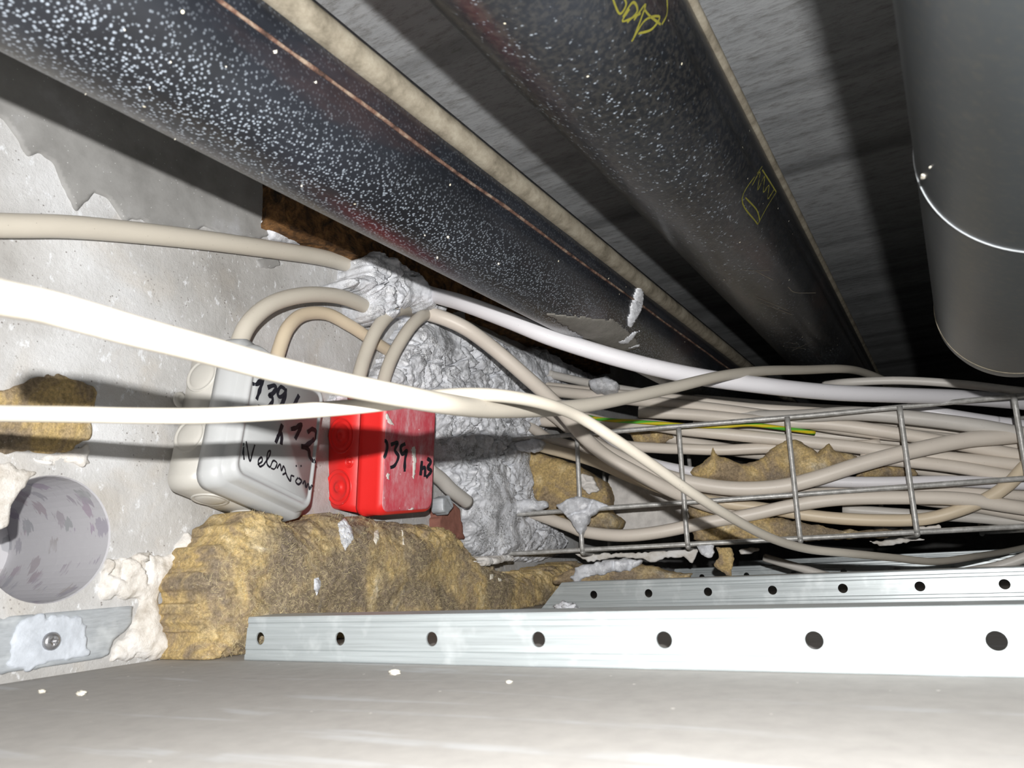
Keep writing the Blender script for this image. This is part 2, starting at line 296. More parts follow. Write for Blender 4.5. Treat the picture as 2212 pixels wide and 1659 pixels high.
def lump(name, pl, outline, bulge, m, cell=0.0016, edge=0.012, back=0.004, amp=0.003, fr=60, jag=0.003, style='mortar', parent=None, zmin=None, seed=0.0, depths=None):
    """a torn or crumbly body lying on a plane: a real, closed relief whose outline is measured on that plane"""
    poly = np.array([pl.uv(u, v) for u, v in outline]); a0, b0 = poly.min(0) - 2 * cell; a1, b1 = poly.max(0) + 2 * cell
    na, nb = int((a1 - a0) / cell) + 2, int((b1 - b0) / cell) + 2
    ga, gb = np.meshgrid(a0 + np.arange(na) * cell, b0 + np.arange(nb) * cell, indexing='ij')
    ins = np.zeros(ga.shape, bool); dist = np.full(ga.shape, 1e9); n = len(poly)
    for i in range(n):
        p, q = poly[i], poly[(i + 1) % n]
        c_ = ((p[1] > gb) != (q[1] > gb)); xi = (q[0] - p[0]) * (gb - p[1]) / ((q[1] - p[1]) if abs(q[1] - p[1]) > 1e-12 else 1e-12) + p[0]
        ins ^= c_ & (ga < xi)
        d = q - p; L2 = d.dot(d) + 1e-15; t = np.clip(((ga - p[0]) * d[0] + (gb - p[1]) * d[1]) / L2, 0, 1)
        dist = np.minimum(dist, np.hypot(ga - p[0] - t * d[0], gb - p[1] - t * d[1]))
    sd = np.where(ins, dist, -dist)
    idx = -np.ones(ga.shape, int); vs = []; hs = {}
    for i in range(na):
        for j in range(nb):
            if sd[i, j] < -jag * 1.5: continue
            q = Vector((ga[i, j] + seed, gb[i, j] + seed * 0.7, seed))
            s = sd[i, j] + jag * (noise.noise(q * 90) + 0.7 * noise.noise(q * 260))
            if s <= 0: continue
            hs[(i, j)] = s; idx[i, j] = len(vs); vs.append(None)
    # keep only cells complete
    fs = []
    for i in range(na - 1):
        for j in range(nb - 1):
            f = (idx[i, j], idx[i + 1, j], idx[i + 1, j + 1], idx[i, j + 1])
            if min(f) >= 0: fs.append(f)
    for (i, j), s in hs.items():
        q = Vector((ga[i, j] + seed, gb[i, j] + seed * 0.7, seed)); k = min(1.0, s / edge); k = math.sqrt(max(0.0, 1 - (1 - k) ** 2))
        h = bulge * k
        if style == 'mortar':
            q2 = q + noise.noise_vector(q * 45) * 0.006
            v1 = noise.voronoi(q2 * fr)[0]; rg = min(1.0, max(0.2, 0.62 + 1.3 * noise.noise(q * 13 + Vector((3, 1, 0))))); h += amp * k * (rg * ((0.55 - v1[0]) * 1.3 + 0.55 * noise.fractal(q * fr * 1.5, 0.8, 2.1, 5) + 0.22 * noise.noise(q * 520)) + 1.5 * noise.fractal(q * 20, 1, 2, 2))
            v2 = noise.voronoi(q2 * fr * 0.45)[0]
            if v2[1] - v2[0] < 0.07 and rg > 0.5: h -= amp * 1.3 * k
        elif style == 'wool':
            q = Vector((q.x * 0.6, q.y, q.z)); h += amp * k * (1.5 * noise.fractal(q * 17, 1.0, 2.0, 2) + 0.30 * noise.fractal(q * fr * 1.4, 0.9, 2.1, 3) + 0.16 * noise.noise(q * 320) + 0.16 * noise.noise(q * 800))
        else:
            h += amp * k * noise.fractal(q * fr, 0.9, 2.0, 5)
        p = pl.P(ga[i, j], gb[i, j], max(h, -back * 0.5))
        if zmin is not None and p[2] < zmin: p[2] = zmin
        vs[idx[i, j]] = p
    used = sorted({a for f in fs for a in f}); mp = {a: k for k, a in enumerate(used)}; V = [vs[a] for a in used]; fs = [tuple(mp[a] for a in f) for f in fs]
    if not fs: return None
    from collections import Counter
    ec = Counter(); de = {}
    for f in fs:
        for k in range(4):
            a, b = f[k], f[(k + 1) % 4]; ec[frozenset((a, b))] += 1; de[frozenset((a, b))] = (a, b)
    bd = [de[e] for e, c_ in ec.items() if c_ == 1]; nbv = {}
    for a, b in bd: nbv.setdefault(a, []).append(b); nbv.setdefault(b, []).append(a)
    for _ in range(2):
        new = {a: V[a] * 0.5 + sum(V[b] for b in nn) / len(nn) * 0.5 for a, nn in nbv.items()}
        for a, p in new.items(): V[a] = p
    off = {}
    for a in nbv: off[a] = len(V); V.append(V[a] - pl.n * (back + np.dot(V[a] - pl.o, pl.n)))
    for a, b in bd: fs.append((b, a, off[a], off[b]))
    return obj(name, V, fs, m, parent)
def blob(name, c, sc, m, seed=0, amp=0.35, fr=2.2, parent=None, sub=4):
    bm = bmesh.new(); bmesh.ops.create_icosphere(bm, subdivisions=sub, radius=1)
    for v in bm.verts:
        q = v.co * fr + Vector((seed, seed * 2.1, 0)); k = 1 + amp * noise.fractal(q, 0.8, 2.0, 4) - 0.25 * amp * noise.voronoi(q * 2)[0][0]
        v.co = Vector((v.co.x * sc[0] * k, v.co.y * sc[1] * k, v.co.z * sc[2] * k)) + Vector(c)
    bm.verts.index_update(); vs = [v.co.copy() for v in bm.verts]; fs = [[v.index for v in f.verts] for f in bm.faces]; bm.free()
    return obj(name, vs, fs, m, parent)
def bvh_of(objs):
    V, Fc = [], []
    for o in objs:
        mw = worldmat(o) if not o.get('_rot') else o.matrix_world; k = len(V)
        V += [mw @ v.co for v in o.data.vertices]; Fc += [tuple(i + k for i in p.vertices) for p in o.data.polygons]
    return BVHTree.FromPolygons(V, Fc)
def strokes(name, target, SS, wpx, m, parent, lift=0.0002, wmin=0.6):
    """pen or chalk strokes lying on the surface of another mesh"""
    T = bvh_of(target); vs, fs = [], []
    for st in SS:
        pts = catmull([Vector((x, y, 0)) for x, y in st], 6) if len(st) > 2 else [Vector((*st[0], 0)).lerp(Vector((*st[1], 0)), k / 8) for k in range(9)]
        H = []
        for p in pts:
            d = Vector(ray(p.x, p.y)); h = T.ray_cast(Vector((0, 0, 0)), d.normalized())
            if h[0] is None: continue
            nn = h[1] if h[1].dot(d) < 0 else -h[1]; H.append((h[0] + nn * lift, nn, d.length and h[0].length))
        for i in range(len(H)):
            t = (H[min(i + 1, len(H) - 1)][0] - H[max(i - 1, 0)][0])
            if t.length < 1e-9: t = Vector((0, 0, 1))
            s = t.cross(H[i][1]).normalized() * (wpx * H[i][2] / F / 2) * (wmin + (1 - wmin) * (0.5 + 0.5 * noise.noise(H[i][0] * 300)) * 1.6)
            vs += [H[i][0] - s, H[i][0] + s]
            if i: k = len(vs); fs.append((k - 4, k - 3, k - 1, k - 2))
    return obj(name, vs, fs, m, parent) if fs else None
def plate_hole(fr_pts, c, r, n=32):
    """ring between a rectangle (a0,a1,b0,b1) and a circle: returns 2-D points and faces; first n = circle"""
    a0, a1, b0, b1 = fr_pts; V = [(c[0] + r * math.cos(2 * math.pi * k / n), c[1] + r * math.sin(2 * math.pi * k / n)) for k in range(n)]
    for k in range(n):
        g = 2 * math.pi * k / n; x, y = math.cos(g), math.sin(g)
        sc = min(((a1 - c[0]) / x if x > 1e-9 else (a0 - c[0]) / x if x < -1e-9 else 1e9), ((b1 - c[1]) / y if y > 1e-9 else (b0 - c[1]) / y if y < -1e-9 else 1e9))
        V.append((c[0] + x * sc, c[1] + y * sc))
    Fc = []
    for k in range(n):
        j = (k + 1) % n; p, q = V[n + k], V[n + j]
        corner = None
        if abs(p[0] - q[0]) > 1e-9 and abs(p[1] - q[1]) > 1e-9:
            corner = (p[0] if abs(p[0] - a0) < 1e-9 or abs(p[0] - a1) < 1e-9 else q[0], p[1] if abs(p[1] - b0) < 1e-9 or abs(p[1] - b1) < 1e-9 else q[1])
        if corner: V.append(corner); Fc.append((k, n + k, len(V) - 1, n + j, j))
        else: Fc.append((k, n + k, n + j, j))
    return V, Fc

# ================================================================== THE SETTING
def struct(o): return tag(o, kind='structure')
# board below (upper face of the suspended ceiling)
vs, fs = box_vf((XW, -0.3, ZF - 0.0125), (1.6, 3.0, ZF)); struct(obj('floor', vs, fs, BOARD, None, False))
vs, fs = box_vf((XW - 0.1, -0.3, ZC), (1.6, 3.0, ZC + 0.1)); struct(obj('ceiling', vs, fs, CEIL, None, False))
vs, fs = box_vf((XW - 0.1, 3.0, ZF - 0.0125), (1.6, 3.1, ZC + 0.1)); struct(obj('wall_back', vs, fs, SKIM, None, False))
vs, fs = box_vf((1.6, -0.3, ZF - 0.0125), (1.7, 3.1, ZC + 0.1)); struct(obj('wall_right', vs, fs, SKIM, None, False))
# left wall with a drilled core hole
hc = (0.287, 0.0287); hr = 0.0405; q = (hc[0] - 0.05, hc[0] + 0.05, hc[1] - 0.05, hc[1] + 0.05); y0, y1, z0, z1 = -0.3, 3.0, ZF - 0.0125, ZC
V2, F2 = plate_hole(q, hc, hr, 48); V = []; Fc = []; fm = []
hx = lambda y, z: XW
for a, b in V2: V.append((XW, a, b))
Fc += F2; fm += [0] * len(F2)
for (ya, yb, za, zb) in ((y0, q[0], z0, z1), (q[1], y1, z0, z1), (q[0], q[1], z0, q[2]), (q[0], q[1], q[3], z1)):
    k = len(V); V += [(XW, ya, za), (XW, yb, za), (XW, yb, zb), (XW, ya, zb)]; Fc.append((k, k + 1, k + 2, k + 3)); fm.append(0)
n = 48; rings = [0]
for dpt in (0.0015, 0.03, 0.06, 0.09, 0.125):
    k = len(V); rr = hr - (0.0006 if dpt > 0.001 else 0)
    for i in range(n):
        g = 2 * math.pi * i / n; V.append((XW - dpt, hc[0] + rr * math.cos(g), hc[1] + rr * math.sin(g)))
    p = rings[-1]
    for i in range(n): j = (i + 1) % n; Fc.append((p + i, k + i, k + j, p + j)); fm.append(1)
    rings.append(k)
V.append((XW - 0.128, hc[0], hc[1])); k = len(V) - 1
for i in range(n): Fc.append((rings[-1] + i, rings[-1] + (i + 1) % n, k)); fm.append(1)
bxv, bxf = box_vf((XW - 0.15, y0, z0), (XW - 0.14, y1, z1), len(V)); V += bxv; Fc += bxf; fm += [0] * 6
struct(obj('wall_left', V, Fc, None, None, False, [W, CORE], fm))

# ================================================================== PIPES
def m_seam():
    m, nt, b = mat('rusty_seam', 0.85, 0, 0.2); v = coords(nt)
    col(nt, b, ramp(nt, noi(nt, v, 60, 6, 0.7), [(0.38, (0.02, 0.014, 0.012)), (0.5, (0.10, 0.055, 0.04)), (0.66, (0.26, 0.21, 0.16))])); return m
SEAM = m_seam()
def pipe(label, cx, cz, R, m, bead=None, y0=-0.12, y1=2.9, ang=None, tilt=0.0, cap=0.0, ridge=False, group='steel pipes under the concrete'):
    root = empty('steel_pipe', (cx, y0, cz - R), label, 'pipe', group)
    N = 96; ys = [y0 + (y1 - y0) * k / 60 for k in range(61)]; vs, fs = [], []
    for y in ys:
        for k in range(N):
            g = 2 * math.pi * k / N; rr = R
            if ang is not None:
                d = (math.degrees(g) - ang + 180) % 360 - 180
                rr -= 0.0022 * math.exp(-(d / 4.0) ** 2)
            if cap and y > y1 - cap: rr = R - cap + math.sqrt(max(0.0, cap ** 2 - (y - y1 + cap) ** 2))
            x, z = cx + tilt * y + rr * math.cos(g), cz + rr * math.sin(g)
            vs.append((x, y, z))
    for i in range(60):
        for k in range(N): j = (k + 1) % N; fs.append((i * N + k, i * N + j, (i + 1) * N + j, (i + 1) * N + k))
    fs.append(tuple(range(N))); fs.append(tuple(60 * N + k for k in range(N)))
    b = obj('pipe_body', vs, fs, m, root)
    if ridge:
        g = math.radians(ang); path = [Vector((cx + tilt * y + (R - 0.0014) * math.cos(g), y, cz + (R - 0.0014) * math.sin(g))) for y in [y0 + (y1 - y0) * k / 400 for k in range(401)]]
        path = [p + Vector((0.0006 * noise.noise(p * 18), 0, 0.0009 * noise.noise(p * 14))) for p in path]
        v_, f_2 = tube_vf(path, 0.0011, 8, 0, 0.5); r3 = obj('weld_seam', v_, f_2, SEAM, root); r3['label'] = 'rusty dusty seam line'
    if bead:
        g0, br = bead; g = math.radians(g0)
        path = [Vector((cx + tilt * y + (R + br * 0.25) * math.cos(g) , y, cz + (R + br * 0.25) * math.sin(g))) for y in [y0 + (y1 - y0) * k / 400 for k in range(401)]]
        path = [p + Vector((0, 0, 0.0003 * noise.noise(p * 25))) for p in path]
        v_, f_2 = tube_vf(path, br, 18, 0, 0.03); r2 = obj('dusty_rim', v_, f_2, DUST, root); r2['label'] = 'rim coated in beige dust'
    return root, b
P1M = m_steel('speckled_black_paint', 0.47, scale=520); P2M = m_steel('black_paint_few_specks', 0.14, scale=420, base=(0.008, 0.009, 0.011), dust=0.07); 
def m_pipe3():
    m, nt, b = mat('smooth_dark_painted_steel', 0.36, 0.85, 0.6); v = coords(nt)
    c = ramp(nt, noi(nt, coords(nt, (1, 0.5, 1)), 9, 3, 0.5), [(0.35, (0.10, 0.113, 0.122)), (0.7, (0.165, 0.185, 0.20))])
    d = ramp(nt, noi(nt, v, 260, 4, 0.7), [(0.5, 0.0), (0.7, 0.3)]); c = mix(nt, d, c, (0.24, 0.23, 0.19)); col(nt, b, c)
    bump(nt, b, noi(nt, v, 200, 3), 0.04, 0.0006); return m
P3M = m_pipe3()
p1, p1b = pipe('black pipe nearest the wall, thick with pale specks and a dusty upper rim', -0.279, 0.252, 0.0487, P1M, (3, 0.0075), ang=-20, ridge=True)
p2, p2b = pipe('middle black pipe with yellow chalk marks and a thin dusty edge', -0.130, 0.278, 0.0500, P2M, (14, 0.0035), ang=-18)
p3, p3b = pipe('smooth dark pipe at the right edge with a white ring seam', 0.0577, 0.1575, 0.0510, P3M, y1=0.665, tilt=0.006, cap=0.022)
yy = 0.357; path = [Vector((0.0577 + 0.006 * yy + 0.0512 * math.cos(g), yy, 0.1575 + 0.0512 * math.sin(g))) for g in [2 * math.pi * k / 96 for k in range(97)]]
v_, f_2 = tube_vf(path, 0.00028, 8); o = obj('seam_ring', v_, f_2, RING, p3); o['label'] = 'thin white ring round the pipe'
for yy, ww in ((0.625, 0.0006),):
    path = [Vector((0.0577 + 0.006 * yy + 0.0510 * math.cos(g), yy, 0.1575 + 0.0510 * math.sin(g))) for g in [2 * math.pi * k / 96 for k in range(97)]]
    v_, f_2 = tube_vf(path, ww, 8); obj('dust_ring', v_, f_2, DUST, p3)
def z7(L): return [(1200 + x / 2.074, y / 2.074) for x, y in L]
CH = [[(250, -20), (285, 60), (315, 20), (300, -20)], [(300, 75), (345, 10), (365, 50), (320, 100)], [(350, 90), (400, 20), (385, 75), (345, 180)], [(340, 185), (400, 90), (465, 75), (430, 130), (370, 150)], [(395, 40), (420, 70), (470, 110)], [(498, -20), (498, 60), (475, 110)], [(330, 40), (300, 95), (380, 60)]]
o = strokes('chalk_writing', [p2b], [z7(s) for s in CH], 5, CHALK, p2); o['label'] = 'yellow chalk scribble'
CH = [[(925, 745), (835, 890), (905, 1005)], [(905, 1005), (945, 930), (988, 860)], [(988, 860), (960, 815), (925, 760)], [(880, 830), (915, 770), (905, 850), (935, 790), (930, 860), (955, 830), (950, 890), (978, 850)], [(850, 885), (900, 940), (915, 990)]]
o = strokes('chalk_mark', [p2b], [z7(s) for s in CH], 3.2, CHALK, p2); o['label'] = 'yellow chalk diamond'
# mortar splash and smears on the first pipe
class Surf:
    pass
def pad_on(name, target, outline, m, parent, lift=0.0006, bulge=0.002, cell=3.0, jag=2.0, seed=0, step=None):
    """a thin crust stuck on a curved surface: outline in picture measure, laid down by ray casting, with thickness"""
    T = bvh_of(target); poly = np.array(outline, float); a0, b0 = poly.min(0) - 4; a1, b1 = poly.max(0) + 4; na, nb = int((a1 - a0) / cell) + 2, int((b1 - b0) / cell) + 2
    V, idx = [], {}
    def sdist(x, y):
        ins = False; d = 1e9; n = len(poly)
        for i in range(n):
            p, q = poly[i], poly[(i + 1) % n]
            if (p[1] > y) != (q[1] > y) and x < (q[0] - p[0]) * (y - p[1]) / (q[1] - p[1]) + p[0]: ins = not ins
            e = q - p; t = max(0, min(1, ((x - p[0]) * e[0] + (y - p[1]) * e[1]) / (e.dot(e) + 1e-12))); d = min(d, math.hypot(x - p[0] - t * e[0], y - p[1] - t * e[1]))
        return d if ins else -d
    for i in range(na):
        for j in range(nb):
            x, y = a0 + i * cell, b0 + j * cell; s = sdist(x, y) + jag * (noise.noise(Vector((x * 0.11 + seed, y * 0.11, seed))) + noise.noise(Vector((x * 0.4, y * 0.4, seed))))
            if s < 0: continue
            d = Vector(ray(x, y)).normalized(); h = T.ray_cast(Vector((0, 0, 0)), d)
            if h[0] is None: continue
            nn = h[1] if h[1].dot(d) < 0 else -h[1]; hh = lift + bulge * min(1, s / 6) * (0.7 + 0.6 * noise.noise(Vector((x * 0.3, y * 0.3, 5 + seed))))
            idx[(i, j)] = len(V); V.append((h[0] + nn * hh, h[0] - nn * 0.0005))
    n0 = len(V); fs = []; 
    cells = [(i, j) for (i, j) in idx if all(k in idx for k in ((i + 1, j), (i, j + 1), (i + 1, j + 1)))]
    cs = set(cells)
    for (i, j) in cells:
        a, b, c_, d = idx[(i, j)], idx[(i + 1, j)], idx[(i + 1, j + 1)], idx[(i, j + 1)]; fs.append((a, b, c_, d)); fs.append((n0 + d, n0 + c_, n0 + b, n0 + a))
        for (di, dj, p, q) in ((-1, 0, d, a), (1, 0, b, c_), (0, -1, a, b), (0, 1, c_, d)):
            if (i + di, j + dj) not in cs: fs.append((p, q, n0 + q, n0 + p))
    if not fs: return None
    return obj(name, [v[0] for v in V] + [v[1] for v in V], fs, m, parent)
o = pad_on('mortar_splash', [p1b], [(1378, 608), (1390, 630), (1388, 665), (1375, 690), (1360, 710), (1352, 700), (1362, 655)], MORT, p1, 0.0006, 0.003, 2.5, 1.5)
if o: o['label'] = 'pale grey mortar splash'
o = pad_on('mortar_smear', [p1b], [(1170, 675), (1230, 680), (1330, 690), (1380, 735), (1385, 752), (1350, 762), (1290, 745), (1230, 715)], m_plain('grey_smear', (0.20, 0.19, 0.17), 0.8, 0, 0.3, 0.5), p1, 0.0003, 0.0005, 3, 4, 3)
for k, L in enumerate(([(1330, 740), (1370, 715), (1385, 712), (1355, 745)], [(1345, 755), (1385, 738), (1380, 750)])):
    pad_on('mortar_splash', [p1b], L, MORT, p1, 0.0004, 0.0015, 2, 2, 7 + k)
SCR = [[(960, 1210), (870, 1212)], [(785, 1215), (830, 1208), (885, 1212)], [(1040, 1285), (1075, 1310), (1165, 1312)], [(900, 1215), (975, 1255)], [(900, 1330), (1040, 1390)], [(920, 1355), (1060, 1410)], [(975, 1480), (1010, 1480)], [(990, 1530), (1090, 1540)], [(1030, 1555), (1120, 1560)], [(1060, 1570), (1150, 1530)]]
SCM = m_plain('scratched_paint', (0.16, 0.14, 0.11), 0.8)
for s in SCR: strokes('scratch', [p2b], [z7(s)], 1.6, SCM, p2)
def z8(x, y): return (x / 2.011, y / 2.011)
chips = [(1195, 225, 9), (1370, 357, 6), (650, 380, 6), (740, 268, 6), (980, 290, 5), (540, 128, 5), (1310, 808, 5), (1900, 1120, 6), (1945, 1030, 6), (2165, 1145, 5), (1845, 1022, 4), (370, 410, 5), (760, 605, 4)]
for k, (x, y, s) in enumerate(chips):
    u, v = z8(x, y); a = random.uniform(-1, 1); L = [(u - s * 0.5, v - s * 0.3), (u + s * 0.4, v - s * 0.5), (u + s * 0.5, v + s * 0.4), (u - s * 0.3, v + s * 0.5)]
    c = pad_on('plaster_chip', [p1b], L, CHIP, None, 0.0004, 0.0012, 1.2, 0.6, k)
    if c: tag(c, ['large', 'small'][s < 7] + ' pale plaster chip stuck to the speckled pipe, ' + ['at the rust streak', 'below the rust streak', 'on its left part', 'high on its face', 'under its upper edge', 'near the top left corner', 'above the brown board', 'in the pair at its lower half', 'in the pair, upper one', 'above the white cable', 'left of the pair', 'on the lower edge at left', 'on the lower edge by mid wall'][k], 'chip', 'plaster chips on the speckled pipe')
for k, (x, y, s) in enumerate([(1648, 790, 14), (1680, 748, 7)]):
    u, v = 1200 + x / 2.074, y / 2.074; L = [(u - s * .3, v - s * .5), (u + s * .3, v - s * .2), (u + s * .35, v + s * .4), (u - s * .3, v + s * .4)]
    c = pad_on('plaster_chip', [p3b], L, CHIP, None, 0.0004, 0.0012, 1.2, 0.8, k + 30)
    if c: tag(c, ['larger white chip beside the ring seam on the smooth dark pipe', 'tiny white chip just above the larger one on the smooth dark pipe'][k], 'chip', 'plaster chips on the smooth pipe')

# ================================================================== GALVANISED PROFILES
def profile(label, y, xs, xe, holes, slant=0.0, flange=0.027, rot=0.0):
    h = 0.0275; z0 = ZF + 0.0002; root = empty('ceiling_profile', ((xs + xe) / 2, y, z0), label, 'metal profile', 'galvanised ceiling profiles')
    V, Fc = [], []
    zs = [0, 0.0008, 0.0035, 0.0042, 0.0065, 0.0072, 0.0078]; zt = [0.0197, 0.0203, 0.0210, 0.0232, 0.0239, 0.0266, 0.0275]
    dep = [0.0006, 0, 0, 0.0006, 0.0006, 0, 0]; dpt = [0, 0, 0.0006, 0.0006, 0, 0, 0.0006]
    yat = lambda x: y + rot * (x - xs)
    def strip(zz, dd):
        k = len(V)
        for z, d in zip(zz, dd):
            V.append((xs + slant * z, yat(xs) + d, z0 + z)); V.append((xe, yat(xe) + d, z0 + z))
        for i in range(len(zz) - 1): Fc.append((k + 2 * i, k + 2 * i + 1, k + 2 * i + 3, k + 2 * i + 2))
    strip(zs, dep); strip(zt, dpt)
    hs = sorted(holes); c0, c1 = 0.0078, 0.0197; cur = None
    xl = xs + slant * 0.014
    k = len(V); first = hs[0][0] - 0.007
    V += [(xs + slant * c0, yat(xs), z0 + c0), (max(first, xs + slant * c1 + 1e-4), yat(first), z0 + c0), (max(first, xs + slant * c1 + 1e-4), yat(first), z0 + c1), (xs + slant * c1, yat(xs), z0 + c1)]; Fc.append((k, k + 1, k + 2, k + 3)); cur = V[-3][0]
    for (hx_, r) in hs:
        a0, a1 = hx_ - 0.006, hx_ + 0.006
        if a0 > cur:
            k = len(V); V += [(cur, yat(cur), z0 + c0), (a0, yat(a0), z0 + c0), (a0, yat(a0), z0 + c1), (cur, yat(cur), z0 + c1)]; Fc.append((k, k + 1, k + 2, k + 3))
        else: a0 = cur
        v2, f2 = plate_hole((a0, a1, c0, c1), (hx_, 0.0138), r, 24); k = len(V)
        V += [(a, yat(a), z0 + b) for a, b in v2]; Fc += [tuple(i + k for i in f) for f in f2]
        cur = a1
        # a little punched lip
        k = len(V); n = 24
        for dd in (0, 0.0012):
            for i in range(n):
                g = 2 * math.pi * i / n; V.append((hx_ + r * math.cos(g), yat(hx_) + dd, z0 + 0.0138 + r * math.sin(g)))
        for i in range(n): j = (i + 1) % n; Fc.append((k + i, k + j, k + n + j, k + n + i))
    k = len(V); V += [(cur, yat(cur), z0 + c0), (xe, yat(xe), z0 + c0), (xe, yat(xe), z0 + c1), (cur, yat(cur), z0 + c1)]; Fc.append((k, k + 1, k + 2, k + 3))
    web = obj('web', V, Fc, GALV, root, False)
    V, Fc = [], []
    for (z, s, xo) in ((0.0275, 1, slant * 0.0275), (0.0, -1, 0)):
        bx, bf = [], []
        zz = z0 + z; k = len(V); t = 0.0006
        for dz in ((-t, 0) if s > 0 else (0, t)):
            V += [(xs + xo, yat(xs) + 0.0006, zz + dz), (xe, yat(xe) + 0.0006, zz + dz), (xe, yat(xe) + flange, zz + dz), (xs + xo, yat(xs) + flange, zz + dz)]
        Fc += [(k, k + 1, k + 2, k + 3), (k + 7, k + 6, k + 5, k + 4), (k, k + 4, k + 5, k + 1), (k + 1, k + 5, k + 6, k + 2), (k + 2, k + 6, k + 7, k + 3), (k + 3, k + 7, k + 4, k)]
    obj('flange', V, Fc, GALV, root, False); return root
def holes_at(y, pts, r, rot=0, xs=0):
    out = []
    for u, v in pts: rr = ray(u, v); out.append((rr[0] * y / rr[1], r))
    return out
h1 = holes_at(0.374, [(564, 1392), (763, 1399), (1003, 1404), (1265, 1406), (1552, 1405), (1861, 1400), (2155, 1396)], 0.0040)
dx = (h1[-1][0] - h1[0][0]) / 6; h1 = [(h1[0][0] + dx * k, 0.0040) for k in range(20)]; print('hole spacing', dx)
profile('nearest galvanised profile, largest, blown bright at its right end', 0.373, -0.4225, 0.75, h1, 0.12)
h2 = holes_at(0.778, [(1278, 1293), (1415, 1291), (1558, 1289), (1696, 1286), (1850, 1280), (2007, 1275), (2171, 1270)], 0.0042)
dx = (h2[-1][0] - h2[0][0]) / 6; print('hole spacing', dx); h2 = [(h2[0][0] + dx * k, 0.0042) for k in range(18)]
profile('second galvanised profile behind the nearest, cut at a slant beside the wool', 0.786, -0.417, 0.8, h2, 1.0, rot=-0.03)
h3 = [(-0.35 + 0.0675 * k, 0.0042) for k in range(17)]
profile('third galvanised profile, mostly hidden behind the second, below the cable tray', 1.19, -0.40, 0.8, h3, 0.3)
profile('farthest galvanised profile, only its top edge showing below the tray at right', 1.60, -0.40, 0.8, h3, 0.3)

# ================================================================== THE WALL'S PATCHES
WP = wallpl(0)
tag(lump('cement_patch', WP, [(0, 255), (30, 300), (60, 345), (85, 335), (110, 360), (130, 400), (150, 445), (165, 465), (180, 445), (205, 420), (222, 425), (245, 455), (265, 480), (300, 478), (330, 492), (420, 505), (440, 490), (470, 508), (560, 520), (610, 500), (640, 440), (560, 330), (300, 130), (0, 0), (-60, 0), (-60, 230)], 0.0022, SKIM, cell=0.0022, edge=0.0012, amp=0.0006, fr=30, jag=0.0018, style='skim'), 'grey cement skim with a torn lower edge high on the wall under the speckled pipe', 'cement patch')
tag(lump('cement_patch', WP, [(548, 560), (600, 555), (607, 575), (585, 582), (560, 580)], 0.0014, SKIM, cell=0.0012, edge=0.001, amp=0.0003, jag=0.0008, style='skim', seed=3), 'small grey cement flake just under the upper beige cable', 'cement patch')
tag(lump('plaster_patch', WP, [(560, 480), (600, 470), (650, 490), (700, 515), (765, 560), (740, 560), (650, 535), (580, 520)], 0.008, MORT, edge=0.01, amp=0.003, seed=5), 'white crumpled plaster between the brown board and the upper beige cable', 'plaster')
tag(lump('mineral_wool', WP, [(-40, 850), (0, 838), (40, 830), (100, 808), (150, 815), (205, 832), (203, 900), (192, 950), (150, 975), (100, 985), (60, 975), (0, 985), (-40, 985)], 0.005, WOOL, edge=0.014, back=0.001, amp=0.0025, style='wool', seed=1.3), 'yellow mineral wool tuft stuffed in the wall at the left edge above the round hole', 'mineral wool')
tag(lump('plaster_patch', WP, [(60, 985), (110, 985), (160, 970), (192, 955), (185, 1020), (160, 1010), (140, 1000), (110, 1008), (75, 1008)], 0.003, WHITE, cell=0.0014, edge=0.006, back=0.001, amp=0.002, seed=2), 'cracked cream plaster rim above the round drilled hole', 'plaster')
tag(lump('plaster_patch', WP, [(-30, 995), (0, 990), (60, 1008), (88, 1020), (55, 1050), (30, 1085), (15, 1140), (-10, 1150), (-40, 1150)], 0.002, WHITE, cell=0.0016, edge=0.008, back=0.0005, amp=0.0008, style='skim', seed=4), 'smooth cream plaster at the left edge beside the round hole', 'plaster')
tag(lump('plaster_patch', WP, [(205, 1300), (225, 1210), (300, 1190), (365, 1195), (400, 1150), (420, 1160), (370, 1240), (340, 1290), (360, 1345), (430, 1400), (420, 1416), (340, 1425), (235, 1430), (240, 1395), (290, 1345), (292, 1300), (250, 1292)], 0.007, WHITE, cell=0.0014, edge=0.012, amp=0.005, seed=6, zmin=ZF), 'broken white plaster at the wall foot left of the wool', 'plaster')
o = empty('wall_profile', wp(110, 1400, 0.0), 'plaster smeared galvanised wall profile with a screw, bottom left', 'metal profile')
lump('web', WP, [(-60, 1330), (0, 1332), (150, 1318), (284, 1307), (282, 1345), (270, 1362), (240, 1385), (232, 1420), (120, 1440), (0, 1458), (-60, 1468)], 0.0035, ZINC2, cell=0.0016, edge=0.0014, amp=0.0004, fr=20, jag=0.0007, style='skim', parent=o, zmin=ZF)
sc_ = lump('plaster_smear', wallpl(0.0034), [(40, 1345), (75, 1330), (180, 1325), (190, 1370), (200, 1415), (100, 1440), (10, 1450), (15, 1400)], 0.0012, m_plain('bluish_white_smear', (0.56, 0.60, 0.66), 0.7, 0, 0.3, 0.5), cell=0.0014, edge=0.004, amp=0.0008, style='skim', parent=o, back=0.001, seed=9)
